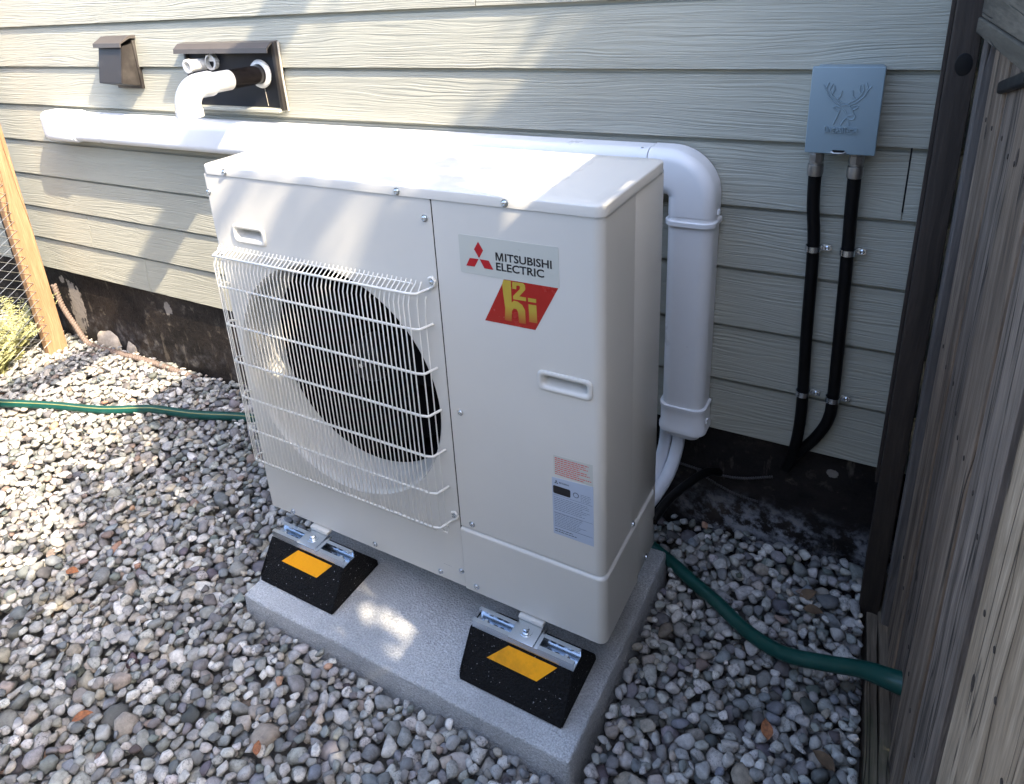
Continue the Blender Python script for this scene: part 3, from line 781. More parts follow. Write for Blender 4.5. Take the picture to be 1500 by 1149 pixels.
bm = B(); tube(bm, spline([(1.190, -.034, .89), (1.192, -.024, .80), (1.201, -.0185, .70), (1.206, -.0185, .50), (1.212, -.018, .34), (1.213, -.018, .26), (1.208, -.012, .185), (1.200, .002, .13), (1.190, .02, .09)], 8), .0128, 14)
obj('conduit_tube', bm, M['conduit'], cd, smooth=60); connector(1.190, cd); clamp(1.2005, .700, cd); clamp(1.212, .340, cd)
cd = wthing('conduit', 'right black flexible conduit under the electrical box, curving left at its foot', 'conduit', 'black conduits below the electrical box')
bm = B(); tube(bm, spline([(1.264, -.034, .89), (1.265, -.024, .80), (1.268, -.0185, .70), (1.273, -.0185, .50), (1.276, -.018, .34), (1.272, -.018, .28), (1.252, -.014, .225), (1.225, -.004, .175), (1.200, .012, .13)], 8), .0128, 14)
obj('conduit_tube', bm, M['conduit'], cd, smooth=60); connector(1.264, cd); clamp(1.268, .700, cd); clamp(1.2755, .340, cd)

# small vent hood -----------------------------------------------------------
VH = wthing('vent_hood', 'small dark brown hooded vent on the siding, left of the pvc elbow', 'vent')
bm = B()
xa, xb = -1.142, -1.012
A = {}
for tagn, x in (('a', xa), ('b', xb)):
    A[tagn] = [bm.verts.new((x, y, z)) for y, z in ((.004, 1.158), (-.046, 1.150), (-.076, 1.028), (-.070, 1.026), (.006, 1.006))]
a_, b_ = A['a'], A['b']
bm.faces.new((a_[1], a_[2], b_[2], b_[1])); bm.faces.new((a_[0], a_[1], b_[1], b_[0])); bm.faces.new(a_); bm.faces.new(b_[::-1]); bm.faces.new((a_[2], a_[3], b_[3], b_[2])); bm.faces.new((a_[3], a_[4], b_[4], b_[3]))
bmesh.ops.bevel(bm, geom=[e for e in bm.edges], offset=.002, segments=2, affect='EDGES')
obj('hood', bm, M['brown'], VH)
bm = B(); prism(bm, [(.008, 1.170), (.008, 1.181), (-.020, 1.181), (-.058, 1.160), (-.060, 1.146), (-.056, 1.146), (-.054, 1.157), (-.018, 1.172)], lambda y, z: Vector((xa - .010, y, z)), lambda y, z: Vector((xb + .012, y, z)))
obj('drip_cap', bm, M['flash'], VH, smooth=0)
bm = B(); box(bm, xa - .004, xb + .006, -.006, .010, 1.000, 1.166, .002); obj('mounting_flange', bm, M['brown'], VH)

# large vent block with pvc pipe
VB = wthing('wall_block', 'wide dark wall opening with a taupe drip cap behind the pvc pipes', 'vent block')
bm = B()
xa, xb, za, zb = -.735, -.330, .953, 1.150
box(bm, xa, xb, -.0035, .008, za, zb); obj('backing_panel', bm, M['navy'], VB, smooth=0)
for s in ((xa - .008, xa + .002, za, zb), (xb - .004, xb + .010, za - .006, zb)):
    bm = B(); box(bm, s[0], s[1], -.020 if s[0] > -.5 else -.014, .006, s[2], s[3], .002); obj('side_flange', bm, M['flash'] if s[0] < -.5 else M['brown'], VB)
bm = B(); tube(bm, [(xb + .013, -.004, zb), (xb + .012, -.005, 1.05), (xb + .014, -.004, za - .008)], .0035, 6); obj('caulk_bead', bm, M['caulk'], VB)
bm = B(); box(bm, xa, xb, -.030, -.001, za - .012, za - .001, .002); obj('bottom_sill', bm, M['siding'], VB)
bm = B(); prism(bm, [(.006, zb - .004), (.006, zb + .004), (-.024, zb + .001), (-.044, zb - .014), (-.046, zb - .028), (-.042, zb - .028), (-.040, zb - .016), (-.022, zb - .005)], lambda y, z: Vector((xa - .014, y, z)), lambda y, z: Vector((xb + .004, y, z)))
obj('drip_cap', bm, M['flash'], VB, smooth=0)
bm = B(); tube(bm, [(-.4035, -.005, 1.022), (-.401, -.005, .99), (-.3985, -.005, .957)], .0010, 5); obj('caulk_drip', bm, M['caulk'], VB)
PE = wthing('vent_pipe', 'white pvc vent pipe sticking out of the wall and elbowed downwards', 'pipe')
px, pz = -.405, 1.056
Mp = Matrix.Translation((px, 0, pz)) @ Matrix.Rotation(math.radians(90), 4, 'X')      # local z -> -y (outwards)
bm = B(); lathe(bm, [(.0285, .006), (.0285, .150), (.0290, .1505)], 28, Mp); obj('cement_smeared_length', bm, M['primer'], PE, smooth=50)
bm = B(); lathe(bm, [(.0292, .135), (.0296, .1355), (.0296, .23)], 28, Mp); obj('pipe_length', bm, M['pvc2'], PE, smooth=50)
bm = B(); lathe(bm, [(.030, .004), (.042, .005), (.044, .010), (.041, .016), (.031, .018)], 28, Mp); obj('sealant_collar', bm, M['pvc2'], PE, smooth=60)
bm = B(); pth = [(px, -.200, pz), (px, -.207, pz), (px, -.240, pz)]
for k in range(1, 9):
    a = math.radians(90 * k / 8); pth.append((px, -.240 - .052 * math.sin(a), pz - .052 * (1 - math.cos(a))))
pth += [(px, -.292, pz - .060), (px, -.292, pz - .0605), (px, -.292, pz - .080)]
tube(bm, pth, [.0340, .0360] + [.0350] * 9 + [.0350, .0375, .0375], 28, cap=True)
obj('elbow', bm, M['pvc2'], PE, smooth=50)
bm = B(); lathe(bm, [(.0, 0), (.030, 0)], 24, Matrix.Translation((px, -.292, pz - .0803))); obj('open_end_shade', bm, M['black'], PE)  # black disc painted for the shaded inside of the elbow
P2 = wthing('pipe_stub', 'short white pvc stub with strap ears behind the vent elbow', 'pipe stub')
Ms = Matrix.Translation((-.660, 0, 1.086)) @ Matrix.Rotation(math.radians(90), 4, 'X')
bm = B(); lathe(bm, [(.019, 0), (.019, .060), (.022, .061), (.022, .072), (.015, .073), (.015, .05), (0, .049)], 20, Ms); obj('stub_tube', bm, M['pvc2'], P2, smooth=40)
bm = B(); lathe(bm, [(.023, .0), (.025, .020), (.019, .022)], 20, Matrix.Translation((-.612, 0, 1.092)) @ Matrix.Rotation(math.radians(90), 4, 'X')); obj('wall_ring', bm, M['pvc2'], P2, smooth=40)
bm = B(); prism(bm, [(-.632, 1.094), (-.612, 1.128), (-.585, 1.094)], lambda x, z: Vector((x, -.004, z)), lambda x, z: Vector((x, -.012, z))); obj('strap_ear', bm, M['pvc2'], P2, smooth=0)

# ------------------------------------------------------------------ right fence / gate, frame: s towards the camera, h towards the yard
FA = thing('board_fence', 'weathered grey brown board fence meeting the house wall at the right', 'fence', (1.443, .68, 0))
ang = math.atan2(-1, .065)                     # local x points along the fence to the camera
FA.rotation_euler = (0, 0, ang)
# local +x = (cos ang, sin ang) -> towards camera ; local -y is then towards the yard (-x world)
ZT = 1.98  # unseen board tops are set to shape where the sun falls
def fboard(name, s0, s1, h0, h1, z0, z1, mat, parent=FA, lean=0.0, bev=.002):
    bm = B(); box(bm, s0, s1, -h1, -h0, z0, z1, bev, 1)
    if lean:
        for v in bm.verts: v.co.y += lean * (v.co.z - z0)
    return obj(name, bm, mat, parent, smooth=0)
fboard('board', .075, .1235, -.022, -.002, -.165, ZT, M['wood_dark'])  # added to stop sun leaking in beside the post
edges = [.125, .230, .380, .530, .680, .8315]
mats = [M['wood'], M['wood_brown'], M['wood'], M['wood_brown'], M['wood']]
for i, (a, b) in enumerate(zip(edges, edges[1:])):
    fboard('board', a + .002, b - .002, -.020 + (.004 if i % 2 else 0), .000 + (.004 if i % 2 else 0), -.262, (ZT if i < 3 else 1.50) - (i % 3) * .012, mats[i])
fboard('batten', .180, .218, -.004, .0165, -.20, ZT, M['wood_blue'])
fboard('backing', .81, .91, -.044, -.0305, -.18, 1.49, M['wood_dark'])  # added behind the gap to stop a sun streak on the unit
fboard('board', .046, .0735, -.022, -.002, -.26, .155, M['wood_dark'])  # added to stop sun leaking onto the foundation
fboard('batten', .8325, .882, -.030, -.010, -.18, 1.52, M['wood_dark'])
fboard('board', .884, 1.012, -.018, .004, -.26, 1.84, M['wood_tan'])
fboard('board', 1.016, 1.156, -.018, .012, -.26, .86, M['wood_tan'])
fboard('board', 1.016, 1.156, -.018, .012, 1.13, 1.84, M['wood_tan'])  # unseen gap below left for the sun patch on the pad
# next section, unseen: low boards, open band shaped to pass sun patches, boards above
for i in range(5):
    a = 1.160 + i * .148; b = a + .144
    fboard('board', a, b, -.018, .004 * (i % 2), -.15, .84, M['wood'])
    fboard('board', a, b, -.018, .004 * (i % 2), 1.13, 1.75, M['wood'])
for a, b in ((1.156, 1.19), (1.33, 1.58), (1.74, 1.90)): fboard('upright', a, b, -.016, .002, .842, 1.128, M['wood'])
NAIL = finish((lambda b: (lathe(b, [(0, .0012), (.0035, .001), (.0042, 0)], 10), b)[1])(B()), 'nail', 40)
KNOT = finish((lambda b: (lathe(b, [(0, .0004), (.005, .0006), (.007, .0002), (.0075, 0)], 14), bmesh.ops.scale(b, vec=(1, 1.7, 1), verts=b.verts), b)[2])(B()), 'knot', 40)
_rk = random.Random(5)
for o_ in [c for c in FA.children if c.name.startswith('board')]:
    xs_ = [v.co.x for v in o_.data.vertices]; yf = min(v.co.y for v in o_.data.vertices); za_ = min(v.co.z for v in o_.data.vertices); zb_ = max(v.co.z for v in o_.data.vertices)
    if max(xs_) - min(xs_) < .08: continue
    for zz in (.09, .60, 1.02, 1.59):
        if za_ < zz < zb_:
            for k_ in (.25, .75): link('nail', NAIL, M['wood_dark'], o_, (min(xs_) + (max(xs_) - min(xs_)) * k_, yf - .0002, zz + _rk.uniform(-.01, .01)), ROTF)
    for q_ in range(1): link('knot', KNOT, M['wood_dark'], o_, (_rk.uniform(min(xs_) + .03, max(xs_) - .03), yf - .0002, _rk.uniform(max(za_, -.05), min(zb_, 1.1))), ROTF)
# rail near the top of the boards with its trim strip
fboard('rail_trim', .05, .95, .002, .030, 1.150, 1.176, M['wood_olive'])
fboard('rail', .03, .95, .0, .026, 1.1765, 1.30, M['wood_olive'])
fboard('back_rail', .02, 1.75, -.062, -.024, .05, .14, M['wood'])
fboard('back_rail', .02, 1.75, -.062, -.024, 1.55, 1.64, M['wood'])
# dark post standing against the siding
bm = B(); box(bm, 1.391, 1.4345, .500, .590, -.20, 2.02, .003, 2)
PO = tag(obj('gate_post', bm, M['wood_dark'], smooth=30), 'dark stained post against the siding at the end of the fence', 'post')
bm = B(); lathe(bm, [(0, .001), (.010, .0012), (.013, .0006), (.0135, 0)], 20); bmesh.ops.scale(bm, vec=(1, 1.45, 1), verts=bm.verts)
obj('knot', bm, M['black'], PO, loc=(1.415, .4998, 1.098), rot=ROTF)
bm = B(); box(bm, 1.384, 1.3905, .560, .5905, .16, 2.02, .001); tag(obj('corner_trim', bm, M['wood_dark'], smooth=0), 'thin dark strip between the siding ends and the post', 'trim strip')
# latch
LT = thing('gate_latch', 'black metal latch handle on the fence boards near the top right', 'latch')
d = Vector((.065, -1, 0)).normalized(); nrm = Vector((-1, -.065, 0)).normalized()
lp = Vector((1.443 + (.68 - .315) * .065, .315, 1.0875)) + nrm * .006
bm = B(); box(bm, 0, .20, -.0055, .0055, -.0095, .0095, .0045, 4); obj('lever', bm, M['black'], LT, smooth=50, loc=lp, rot=(0, math.radians(-12.5), ang))

# edging timbers at the foot of the fence
def timber(h0, h1, zt, s0, s1, label):
    t = bpy.data.objects.new('edging_timber', None)
    bm = B(); n = 26; prev = None
    for i in range(n + 1):
        s = s0 + (s1 - s0) * i / n; j = [mnoise.noise(Vector((s * 9, h0 * 50, k * 3.1))) * .0035 for k in range(4)]
        ring = [bm.verts.new((s, -(h0 + j[0]), -.27)), bm.verts.new((s, -(h0 + j[0]), zt + j[1])), bm.verts.new((s, -(h0 + h1) / 2, zt + .002 + j[2])), bm.verts.new((s, -(h1 + j[3]), zt + j[2])), bm.verts.new((s, -(h1 + j[3]), -.27))]
        if prev:
            for k in range(4): bm.faces.new((prev[k], prev[k + 1], ring[k + 1], ring[k]))
        else: bm.faces.new(ring)
        prev = ring
    bm.faces.new(prev[::-1])
    bpy.data.objects.remove(t)
    o = obj('edging_timber', bm, M['wood_rot'], None, smooth=40, loc=(1.443, .68, 0), rot=(0, 0, ang))
    tag(o, label, 'edging timber', 'rotting timbers along the foot of the fence')
timber(.0235, .045, -.163, .035, 1.25, 'mossy rotting edging timber beside the pebbles, left one of the pair')
timber(.001, .0215, -.150, .020, 1.25, 'weathered edging timber hard against the foot of the fence boards')

# made-up wall behind the camera, added to hold back skylight
NW = thing('added_yard_wall', 'low grey boarded wall added across the yard to hold back skylight, outside the picture', 'boundary wall', (0, -1.84, 0))
bm = B(); box(bm, -7, 5.5, -.3, -.012, -.3, 1.72); obj('wall_core', bm, M['navy'], NW, smooth=0)
nm = None
for k in range(11):
    z0 = -.12 + k * .16; bm = B(); prism(bm, [(.0, z0), (-.010, z0 + .165), (-.012, z0 + .165), (-.009, z0)], lambda o, z: Vector((-7, o, z)), lambda o, z: Vector((5.5, o, z))); obj('siding_board', bm, M['siding'], NW, smooth=0)
# unseen beam added over the gate line to cast a shadow band
AR = thing('added_arbour', 'timber arbour beam on posts added over the fence line for its shadow, outside the picture', 'arbour')
bm = B(); box(bm, 1.50, 1.60, -2.6, .56, 3.02, 3.12, .004, 1); obj('beam', bm, M['wood'], AR, smooth=0)
for yy in (.46, -2.5):
    bm = B(); box(bm, 1.505, 1.595, yy, yy + .09, -.3, 3.02, .004, 1); obj('post', bm, M['wood'], AR, smooth=0)

# ------------------------------------------------------------------ left wire fence
WF = thing('wire_fence', 'cedar post with grey wire mesh at the left edge of the picture', 'wire fence', (-1.93, 0, 0))
bm = B(); box(bm, -.002, .040, .425, .512, -.24, 1.45, .003, 1); obj('post', bm, M['wood_new'], WF)
bm = B(); box(bm, -.050, -.006, .440, .500, -.24, 1.45, .003, 1); obj('post', bm, M['wood_dark'], WF)
bm = B(); box(bm, -.005, .035, -1.46, -1.37, -.24, 1.45, .003, 1); obj('post', bm, M['wood_new'], WF)
def zig(flip):
    bm = B(); c = .037; pts = []
    z = -.14; k = 0
    while z < 1.40:
        pts.append((.044 + (.0016 if k % 2 else -.0016), (c * .5 if (k % 2) ^ flip else -c * .5), z)); z += c * .55; k += 1
    tube(bm, pts, .0016, 4, cap=False); return finish(bm, 'mesh_wire', 60)
Z0 = zig(0)
k = 0; y = .428
while y > -1.42:
    link('mesh_wire', Z0, M['wire'], WF, (0, y, 0 if k % 2 == 0 else .037 * .55)); y -= .037; k += 1

# made-up dark tubs where shaded siding and black foundation show through the mesh
for (x, y, r, h, lb) in ((-2.55, .30, .20, .42, 'made-up round black planter for the dark behind the wire fence, nearest the house'), (-1.84, -.22, .22, .36, 'made-up round black planter for the dark behind the wire fence, further from the house')):
    bm = B(); lathe(bm, [(0, 0), (r * .8, 0), (r, h - .04), (r + .012, h - .04), (r + .014, h), (r - .005, h), (r - .02, h - .05), (0, h - .06)], 40)
    tag(obj('planter', bm, M['black'], smooth=40, loc=(x, y, -.255)), lb, 'planter', 'made-up black planters by the wire fence')

# fern-like plant in front of the wire
def leafcloud(name, mat, parent, centre, rad, n, size, seed, up=.4):
    rr = random.Random(seed); bm = B()
    for i in range(n):
        v = Vector((rr.gauss(0, 1), rr.gauss(0, 1), rr.gauss(0, 1))).normalized() * (rr.random() ** .45)
        c = Vector((centre[0] + v.x * rad[0], centre[1] + v.y * rad[1], centre[2] + v.z * rad[2]))
        s = size * rr.uniform(.6, 1.3); a = Vector((rr.uniform(-1, 1), rr.uniform(-1, 1), rr.uniform(-1, 1) + up)).normalized(); b = a.orthogonal().normalized()
        b = (Matrix.Rotation(rr.uniform(0, 6.28), 3, a) @ b); d2 = a.cross(b)
        q = [c - b * s, c - d2 * s * .45, c + b * s, c + d2 * s * .45 + a * s * .15]
        bm.faces.new([bm.verts.new(p) for p in q])
    return obj(name, bm, mat, parent, smooth=0)
def fern(x, y, h, seed, label):
    rr = random.Random(seed); t = thing('fern', label, 'plant', (x, y, -.21), 0, 'ferny plants at the foot of the wire fence')
    bmS = B(); bmL = B()
    for f in range(44):
        a = rr.uniform(0, 6.28); L = h * rr.uniform(.6, 1.1); out = rr.uniform(.25, .75) * L
        pts = [Vector((math.cos(a) * out * u ** 1.3, math.sin(a) * out * u ** 1.3, L * (u * 1.25 - .45 * u * u))) for u in [i / 8 for i in range(9)]]
        tube(bmS, pts, [.0016 - .0001 * i for i in range(9)], 4)
        for i in range(2, 9):
            for sd in (-1, 1):
                for rep in range(2):
                    p = pts[i].lerp(pts[i - 1], rep * .5); wv = Vector((-math.sin(a), math.cos(a), rr.uniform(-.3, .5))).normalized() * sd
                    ln = .030 * (1.15 - i / 10) * rr.uniform(.7, 1.2) + .006; fw = Vector((math.cos(a), math.sin(a), .2)).normalized()
                    q = [p, p + wv * ln * .5 + fw * ln * .35, p + wv * ln + fw * ln * .25, p + wv * ln * .55 - fw * ln * .12]
                    bmL.faces.new([bmL.verts.new(v) for v in q])
    obj('stems', bmS, M['leafy'], t); obj('fronds', bmL, M['leafy'], t, smooth=0)
fern(-2.00, .33, .24, 1, 'pale green ferny plant by the foot of the cedar post')
fern(-1.93, .22, .20, 2, 'yellow green ferny plant at the left edge, in front of the wire mesh')
fern(-2.08, .40, .30, 3, 'taller ferny plant growing up through the wire mesh')

# ------------------------------------------------------------------ hose and cords
def hose():
    pts = [(-2.25, -.12, -.178), (-1.90, -.01, -.172), (-1.634, .078, -.166), (-1.40, .165, -.165), (-1.186, .229, -.163), (-1.05, .295, -.162), (-.985, .323, -.162), (-.86, .350, -.160), (-.777, .375, -.160), (-.595, .441, -.160), (-.35, .490, -.160),
           (.10, .520, -.160), (.55, .530, -.160), (.80, .505, -.158), (.942, .451, -.160), (1.03, .400, -.158), (1.096, .361, -.154), (1.18, .300, -.145), (1.262, .262, -.127), (1.34, .245, -.092), (1.41, .225, -.050), (1.462, .200, -.022), (1.50, .190, -.012)]
    t = thing('garden_hose', 'dark green garden hose with a yellow stripe lying across the pebbles behind the heat pump', 'hose')
    P = spline(pts, 8); r0 = .0165
    rs = [r0 + (.006 * max(0, (p.x - 1.40) / .08) if p.x > 1.40 else 0) for p in P]
    bm = B(); tube(bm, P, rs, 16); obj('hose_tube', bm, M['hose'], t, smooth=60)
    bm = B(); q = [p + Vector((.15 * r0, -.62 * r0, .80 * r0)) for p in P if p.x < .9]; tube(bm, q, .0022, 6); obj('stripe', bm, M['hose_line'], t, smooth=60)
hose()
def twisted(name, label, cat, pts, r, mat, pitch=.018, group=None):
    P = spline(pts, 10)
    # resample
    L = [0]
    for a, b in zip(P, P[1:]): L.append(L[-1] + (b - a).length)
    out = []; n = int(L[-1] / (pitch / 8)); j = 0
    for i in range(n + 1):
        s = L[-1] * i / n
        while j < len(L) - 2 and L[j + 1] < s: j += 1
        out.append((P[j].lerp(P[j + 1], (s - L[j]) / max(1e-9, L[j + 1] - L[j])), s))
    t = thing(name, label, cat, (0, 0, 0), 0, group)
    for ph in range(2):
        bm = B(); q = []
        for i, (p, s) in enumerate(out):
            d = (out[min(i + 1, n)][0] - out[max(i - 1, 0)][0]).normalized(); u = d.cross(Vector((0, 0, 1)))
            u = u.normalized() if u.length > .1 else d.orthogonal().normalized(); v = d.cross(u)
            a = s / pitch * 2 * math.pi + ph * math.pi; q.append(p + (u * math.cos(a) + v * math.sin(a)) * r * .60)
        tube(bm, q, r * .50, 6); obj('strand', bm, mat, t, smooth=60)
    return t
def WP(x, o, z): return (x, WY + .0054 * x - o, z)
twisted('rope', 'twisted brown rope drooping from the cedar post to the pebbles along the foundation', 'rope',
        [WP(-2.03, -.01, .072), WP(-1.98, .005, -.02), WP(-1.90, .012, -.11), WP(-1.83, .02, -.172), WP(-1.76, .02, -.185), WP(-1.60, .012, -.186), WP(-1.40, .006, -.184), WP(-1.24, .004, -.190), WP(-1.08, .004, -.196)], .0125, M['rope'], .026)
twisted('cord', 'dark beaded cord hanging on the shaded foundation, upper one', 'cord', [WP(.90, -.020, .02), WP(1.0, -.022, .012), WP(1.08, -.022, .020), WP(1.16, -.024, .05)], .0035, M['ropeb'], .012, 'dark cords on the shaded foundation')
twisted('cord', 'dark beaded cord drooping below the other on the shaded foundation', 'cord', [WP(.97, -.020, .01), WP(1.02, -.022, -.018), WP(1.08, -.022, -.035), WP(1.13, -.024, -.04)], .003, M['ropeb'], .012, 'dark cords on the shaded foundation')
# cement lumps at the foundation on the left
def lump(x, y, z, s, seed, label):
    bm = B(); bmesh.ops.create_icosphere(bm, subdivisions=3, radius=1)
    for v in bm.verts:
        n_ = 1 + .28 * mnoise.noise(v.co * 1.4 + Vector((seed, 0, 0))) + .08 * mnoise.noise(v.co * 5); v.co = Vector((v.co.x * s[0], v.co.y * s[1], v.co.z * s[2])) * n_
    tag(obj('cement_lump', bm, M['parge'], smooth=60, loc=(x, y, z)), label, 'cement lump', 'pale lumps at the foundation')
lump(-1.72, .615, -.165, (.085, .035, .050), 3, 'rounded pale cement lump at the foundation behind the rope')
lump(-1.56, .618, -.185, (.035, .018, .045), 9, 'small angular pale lump at the foundation, right of the rounded one')

# ------------------------------------------------------------------ gravel
def gravel():
    cell = .004; X0, X1, Y0, Y1 = -2.7, 1.44, -1.25, .640
    nx = int((X1 - X0) / cell); ny = int((Y1 - Y0) / cell)
    xs = X0 + (np.arange(nx) + .5) * cell; ys = Y0 + (np.arange(ny) + .5) * cell
    gx, gy = np.meshgrid(xs, ys, indexing='ij')
    T = ground_h(gx, gy) + .006 * np.sin(gx * 5.1 + 1) * np.cos(gy * 6.3) + .004 * np.sin(gx * 13 + gy * 9)
    Hm = T - .048
    block = (gx > .035) & (gx < .956) & (gy > -.183) & (gy < .452)
    wallm = gy > WY + .0054 * gx + .028
    fen = gx > 1.443 + (.68 - gy) * .065 - .050
    Hm[block | wallm | fen] = .5
    # visible region only (with a margin)
    def visible(x, y):
        # left-bottom boundary of the frame on the ground, from (-.08,-.72) to (-1.87,.19), widened
        k = (y + .72) - (-.509) * (x + .08)
        return k > -.45 and y < WY + .03
    bmi = bmesh.new(); bmesh.ops.create_icosphere(bmi, subdivisions=2, radius=1.0)
    Vh = np.array([v.co[:] for v in bmi.verts]); Fh = np.array([[v.index for v in f.verts] for f in bmi.faces]); bmi.free()
    protos = []
    for k in range(28):
        V = Vh.copy(); off = Vector((k * 7.3, k * 3.1, 0))
        f1 = np.array([mnoise.noise(Vector(v) * .9 + off) for v in Vh]); f2 = np.array([mnoise.noise(Vector(v) * 2.0 + off) for v in Vh])
        V = V * (1 + .55 * f1 + .26 * f2)[:, None]
        # a few worn facets make the pebbles less like balls
        for q in range(11):
            d_ = RNG.normal(size=3); d_ /= np.linalg.norm(d_); hgt = V @ d_; lim = RNG.uniform(.52, .80)
            ex = np.clip(hgt - lim, 0, None); V = V - d_[None, :] * (ex * .95)[:, None]
        V = np.sign(V) * np.abs(V) ** .94
        protos.append(V / np.abs(V).max(axis=0))
    pal = [((.37, .37, .355), .6, 25), ((.27, .27, .262), .4, 20), ((.49, .48, .455), 1., 24), ((.17, .172, .175), .1, 11), ((.62, .60, .565), 1.0, 15), ((.22, .235, .225), .2, 5),
           ((.40, .36, .305), .4, 9), ((.28, .22, .185), .2, 2), ((.42, .26, .18), .1, .35), ((.23, .245, .265), .2, 4), ((.11, .107, .10), 0, 3)]
    pw = np.array([p[2] for p in pal], float); pw /= pw.sum()
    st = []
    def drop(x, y, a, b, c, yaw, tx, ty):
        cr, sr = math.cos(yaw), math.sin(yaw)
        R = np.array([[cr, -sr, 0], [sr, cr, 0], [0, 0, 1]]); Rx = np.array([[1, 0, 0], [0, math.cos(tx), -math.sin(tx)], [0, math.sin(tx), math.cos(tx)]]); Ry = np.array([[math.cos(ty), 0, math.sin(ty)], [0, 1, 0], [-math.sin(ty), 0, math.cos(ty)]])
        R = Rx @ Ry @ R; Q = R @ np.diag([1 / a ** 2, 1 / b ** 2, 1 / c ** 2]) @ R.T
        rad = int(a / cell) + 1; ix = int((x - X0) / cell); iy = int((y - Y0) / cell)
        i0, i1, j0, j1 = ix - rad, ix + rad + 1, iy - rad, iy + rad + 1
        if i0 < 0 or j0 < 0 or i1 > nx or j1 > ny: return None
        dx = xs[i0:i1, None] - x; dy = ys[None, j0:j1] - y
        A = Q[2, 2]; Bq = Q[0, 2] * dx + Q[1, 2] * dy; Cq = Q[0, 0] * dx ** 2 + 2 * Q[0, 1] * dx * dy + Q[1, 1] * dy ** 2 - 1
        disc = Bq ** 2 - A * Cq; ok = disc > 0
        if ok.sum() < 4: return None
        sq = np.sqrt(np.where(ok, disc, 0)); lo = (-Bq - sq) / A; up = (-Bq + sq) / A
        sub = Hm[i0:i1, j0:j1]
        core = Cq < -.48
        zc = np.max(np.where(core & ok, sub - lo, -9))
        # shallow rim overlaps are allowed, they read as stones nestling together
        zc2 = np.max(np.where(ok, sub - lo, -9)); zc = max(zc, zc2 - .0100)
        return zc, (i0, i1, j0, j1), ok, up, R
    rng = RNG
    def sizes(k):
        m = {0: (.0208, .20), 1: (.0178, .24), 2: (.0132, .22)}[k]
        a = m[0] * math.exp(rng.normal(0, m[1])); a = min(a, .034); b = a * rng.uniform(.68, .95); c = a * rng.uniform(.42, .72); return a, b, c
    for phase, (ntry, cand) in enumerate(((2600, 4), (7400, 16), (10000, 36))):
        for _ in range(ntry):
            best = None
            for q in range(cand):
                x = rng.uniform(X0 + .05, X1 - .02); y = rng.uniform(Y0 + .05, Y1 - .02)
                if not visible(x, y): continue
                ix = int((x - X0) / cell); iy = int((y - Y0) / cell); s = Hm[max(0, ix - 2):ix + 3, max(0, iy - 2):iy + 3].mean() - T[ix, iy]
                if best is None or s < best[0]: best = (s, x, y)
            if best is None or best[0] > .004: continue
            a, b, c = sizes(phase)
            r_ = drop(best[1], best[2], a, b, c, rng.uniform(0, 6.28), rng.normal(0, .28), rng.normal(0, .28))
            if r_ is None: continue
            zc, (i0, i1, j0, j1), ok, up, R = r_
            top = zc + c
            Tt = T[int((best[1] - X0) / cell), int((best[2] - Y0) / cell)]
            if top > Tt + .030 or top > .0: continue
            sub = Hm[i0:i1, j0:j1]; Hm[i0:i1, j0:j1] = np.where(ok, np.maximum(sub, zc + up), sub)
            st.append((best[1], best[2], zc, a, b, c, R))
    n = len(st); print('stones', n)
    nv, nf = len(Vh), len(Fh)
    V = np.empty((n * nv, 3), np.float32); F = np.empty((n * nf, 3), np.int32); colr = np.empty((n * nv, 4), np.float32); spk = np.empty(n * nv, np.float32)
    for i, (x, y, z, a, b, c, R) in enumerate(st):
        P = protos[int(rng.integers(len(protos)))] * np.array([a, b, c]) * 1.03
        V[i * nv:(i + 1) * nv] = P @ R.T + np.array([x, y, z]); F[i * nf:(i + 1) * nf] = Fh + i * nv
        pc, sp, _ = pal[int(rng.choice(len(pal), p=pw))]; g = rng.uniform(.76, 1.20); j = rng.normal(0, .007, 3)
        colr[i * nv:(i + 1) * nv, :3] = np.clip(np.array(pc) * g + j, .02, .75); colr[i * nv:(i + 1) * nv, 3] = 1; spk[i * nv:(i + 1) * nv] = np.clip(sp * rng.uniform(.05, .72), 0, 1)
    me = bpy.data.meshes.new('gravel'); me.vertices.add(n * nv); me.vertices.foreach_set('co', V.ravel())
    me.loops.add(n * nf * 3); me.loops.foreach_set('vertex_index', F.ravel()); me.polygons.add(n * nf)
    me.polygons.foreach_set('loop_start', np.arange(0, n * nf * 3, 3, dtype=np.int32)); me.polygons.foreach_set('loop_total', np.full(n * nf, 3, np.int32))
    me.update(calc_edges=True); me.shade_smooth()
    ca = me.attributes.new('stone', 'FLOAT_COLOR', 'POINT'); ca.data.foreach_set('color', colr.ravel())
    sa = me.attributes.new('speck', 'FLOAT', 'POINT'); sa.data.foreach_set('value', spk)
    tag(link('gravel', me, M['stone']), 'grey and white river pebbles covering the ground round the heat pump', 'gravel', kind='stuff')
    return Hm, X0, Y0, cell
HM, GX0, GY0, GC = gravel()
def top_at(x, y):
    i = int((x - GX0) / GC); j = int((y - GY0) / GC); return float(HM[i - 1:i + 2, j - 1:j + 2].max())

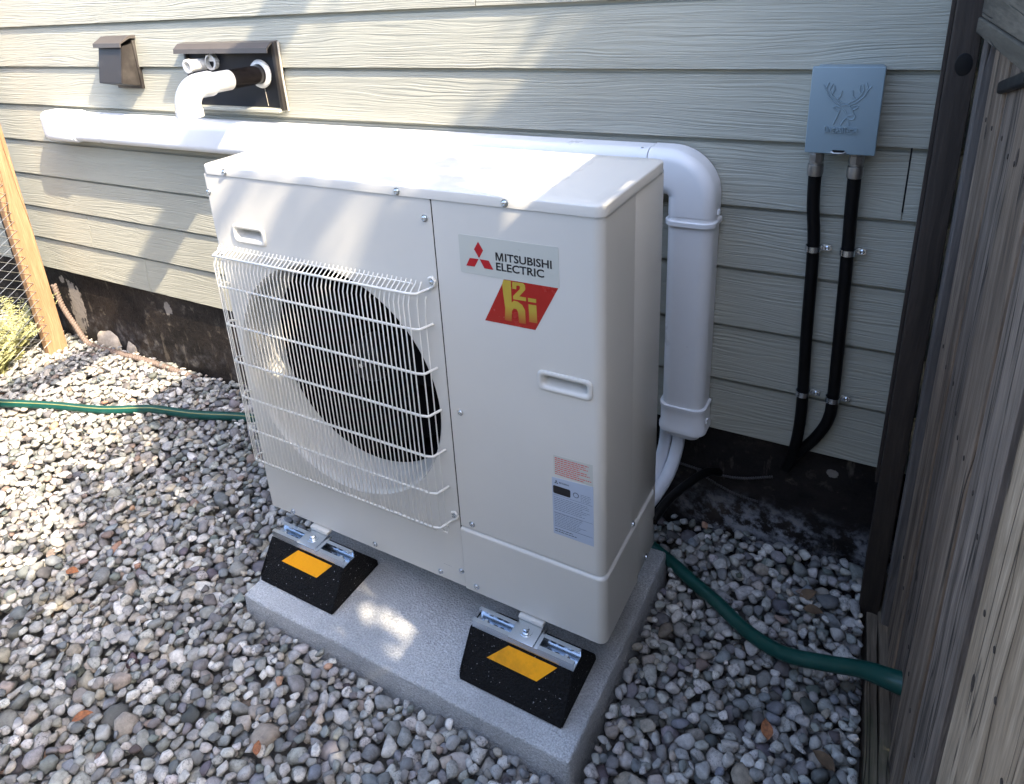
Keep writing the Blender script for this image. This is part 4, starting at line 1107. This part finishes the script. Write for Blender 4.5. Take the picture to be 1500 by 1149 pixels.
# fallen leaves on the pebbles
def leaf(x, y, s, rz, mat, label):
    bm = B(); n = 7; L = []; R_ = []
    for i in range(n):
        u = i / (n - 1); wdt = math.sin(math.pi * u ** .8) * .30; bend = .18 * math.sin(u * 2.6)
        L.append(bm.verts.new(((u - .5) * s, wdt * s, bend * s + .07 * s))); R_.append(bm.verts.new(((u - .5) * s, -wdt * s, bend * s + .05 * s)))
    mid = [bm.verts.new(((i / (n - 1) - .5) * s, 0, .18 * math.sin(i / (n - 1) * 2.6) * s)) for i in range(n)]
    for i in range(n - 1):
        for a, b in ((L, mid), (mid, R_)):
            try: bm.faces.new((a[i], a[i + 1], b[i + 1], b[i]))
            except ValueError: pass
    o = obj('fallen_leaf', bm, mat, None, smooth=60, loc=(x, y, top_at(x, y) + .001), rot=(random.uniform(-.2, .2), random.uniform(-.2, .2), rz))
    tag(o, label, 'leaf', 'dry leaves on the pebbles')
leaf(-.485, -.316, .040, .4, M['leafd'], 'orange dry leaf on the pebbles well left of the left rubber block')
leaf(-.05, -.559, .042, 1.1, M['leafd'], 'orange dry leaf on the pebbles near the bottom left corner')
leaf(.359, -.426, .030, 2.2, M['leafd'], 'reddish leaf scrap on the sunlit pebbles below the pad')
leaf(1.284, .472, .045, .7, M['leafb'], 'brown curled leaf on the shaded pebbles behind the hose')
leaf(1.259, .10, .040, 1.9, M['leafd'], 'tan leaf on the pebbles below the hose at the right')
leaf(1.367, .081, .050, 2.6, M['leafb'], 'brown leaf lying against the edging timber at the bottom right')
leaf(1.30, .43, .045, .2, M['leafb'], 'dark brown leaf between the hose and the edging timber')

# ------------------------------------------------------------------ unseen trees added beyond the fence to throw the dappled light
def tree(x, y, label, zr=(2.5, 4.9), lr=(.55, 1.15), nl=20, dens=120, seed=11, hgt=5.2, extra=()):
    t = thing('tree', label, 'tree', (x, y, -.26))
    rr = random.Random(seed); bm = B(); q_ = hgt / 5.2
    tube(bm, spline([(0, 0, 0), (.05, .03, 1.2 * q_), (-.02, .06, 2.4 * q_), (.04, .0, 3.6 * q_), (0, 0, hgt)], 5), [.13 - .0045 * i for i in range(21)], 10); obj('trunk', bm, M['bark'], t, smooth=60)
    bm = B(); ends = []
    for k in range(nl):
        a = rr.uniform(0, 6.28); z = rr.uniform(*zr); L = rr.uniform(*lr)
        p = [Vector((0, 0, z)), Vector((math.cos(a) * L * .5, math.sin(a) * L * .5, z + .25)), Vector((math.cos(a) * L, math.sin(a) * L, z + .35))]
        tube(bm, spline(p, 4), [.035 - .0035 * i for i in range(9)], 6); ends += [p[1], p[2]]
    obj('limbs', bm, M['bark'], t, smooth=60)
    ends += [Vector(e) for e in extra]  # added clumps placed to keep the sun off the unit front
    for i, e in enumerate(ends):
        leafcloud('foliage', M['tree'], t, e + Vector((rr.uniform(-.1, .1), rr.uniform(-.1, .1), .05)), (.30, .30, .22), dens, .06, 100 + i + seed * 50)
tree(3.9, .55, 'leafy tree added beyond the fence for dappled shade, outside the picture')
tree(3.1, -1.15, 'small loose leafy tree added beyond the fence near the camera for dappled shade, outside the picture', (2.2, 3.7), (.2, .75), 12, 46, 23, 3.9, [(0, .27, 3.5), (0, .27, 3.5), (.05, .25, 3.85), (.05, .25, 3.85), (-.05, .28, 3.15)])
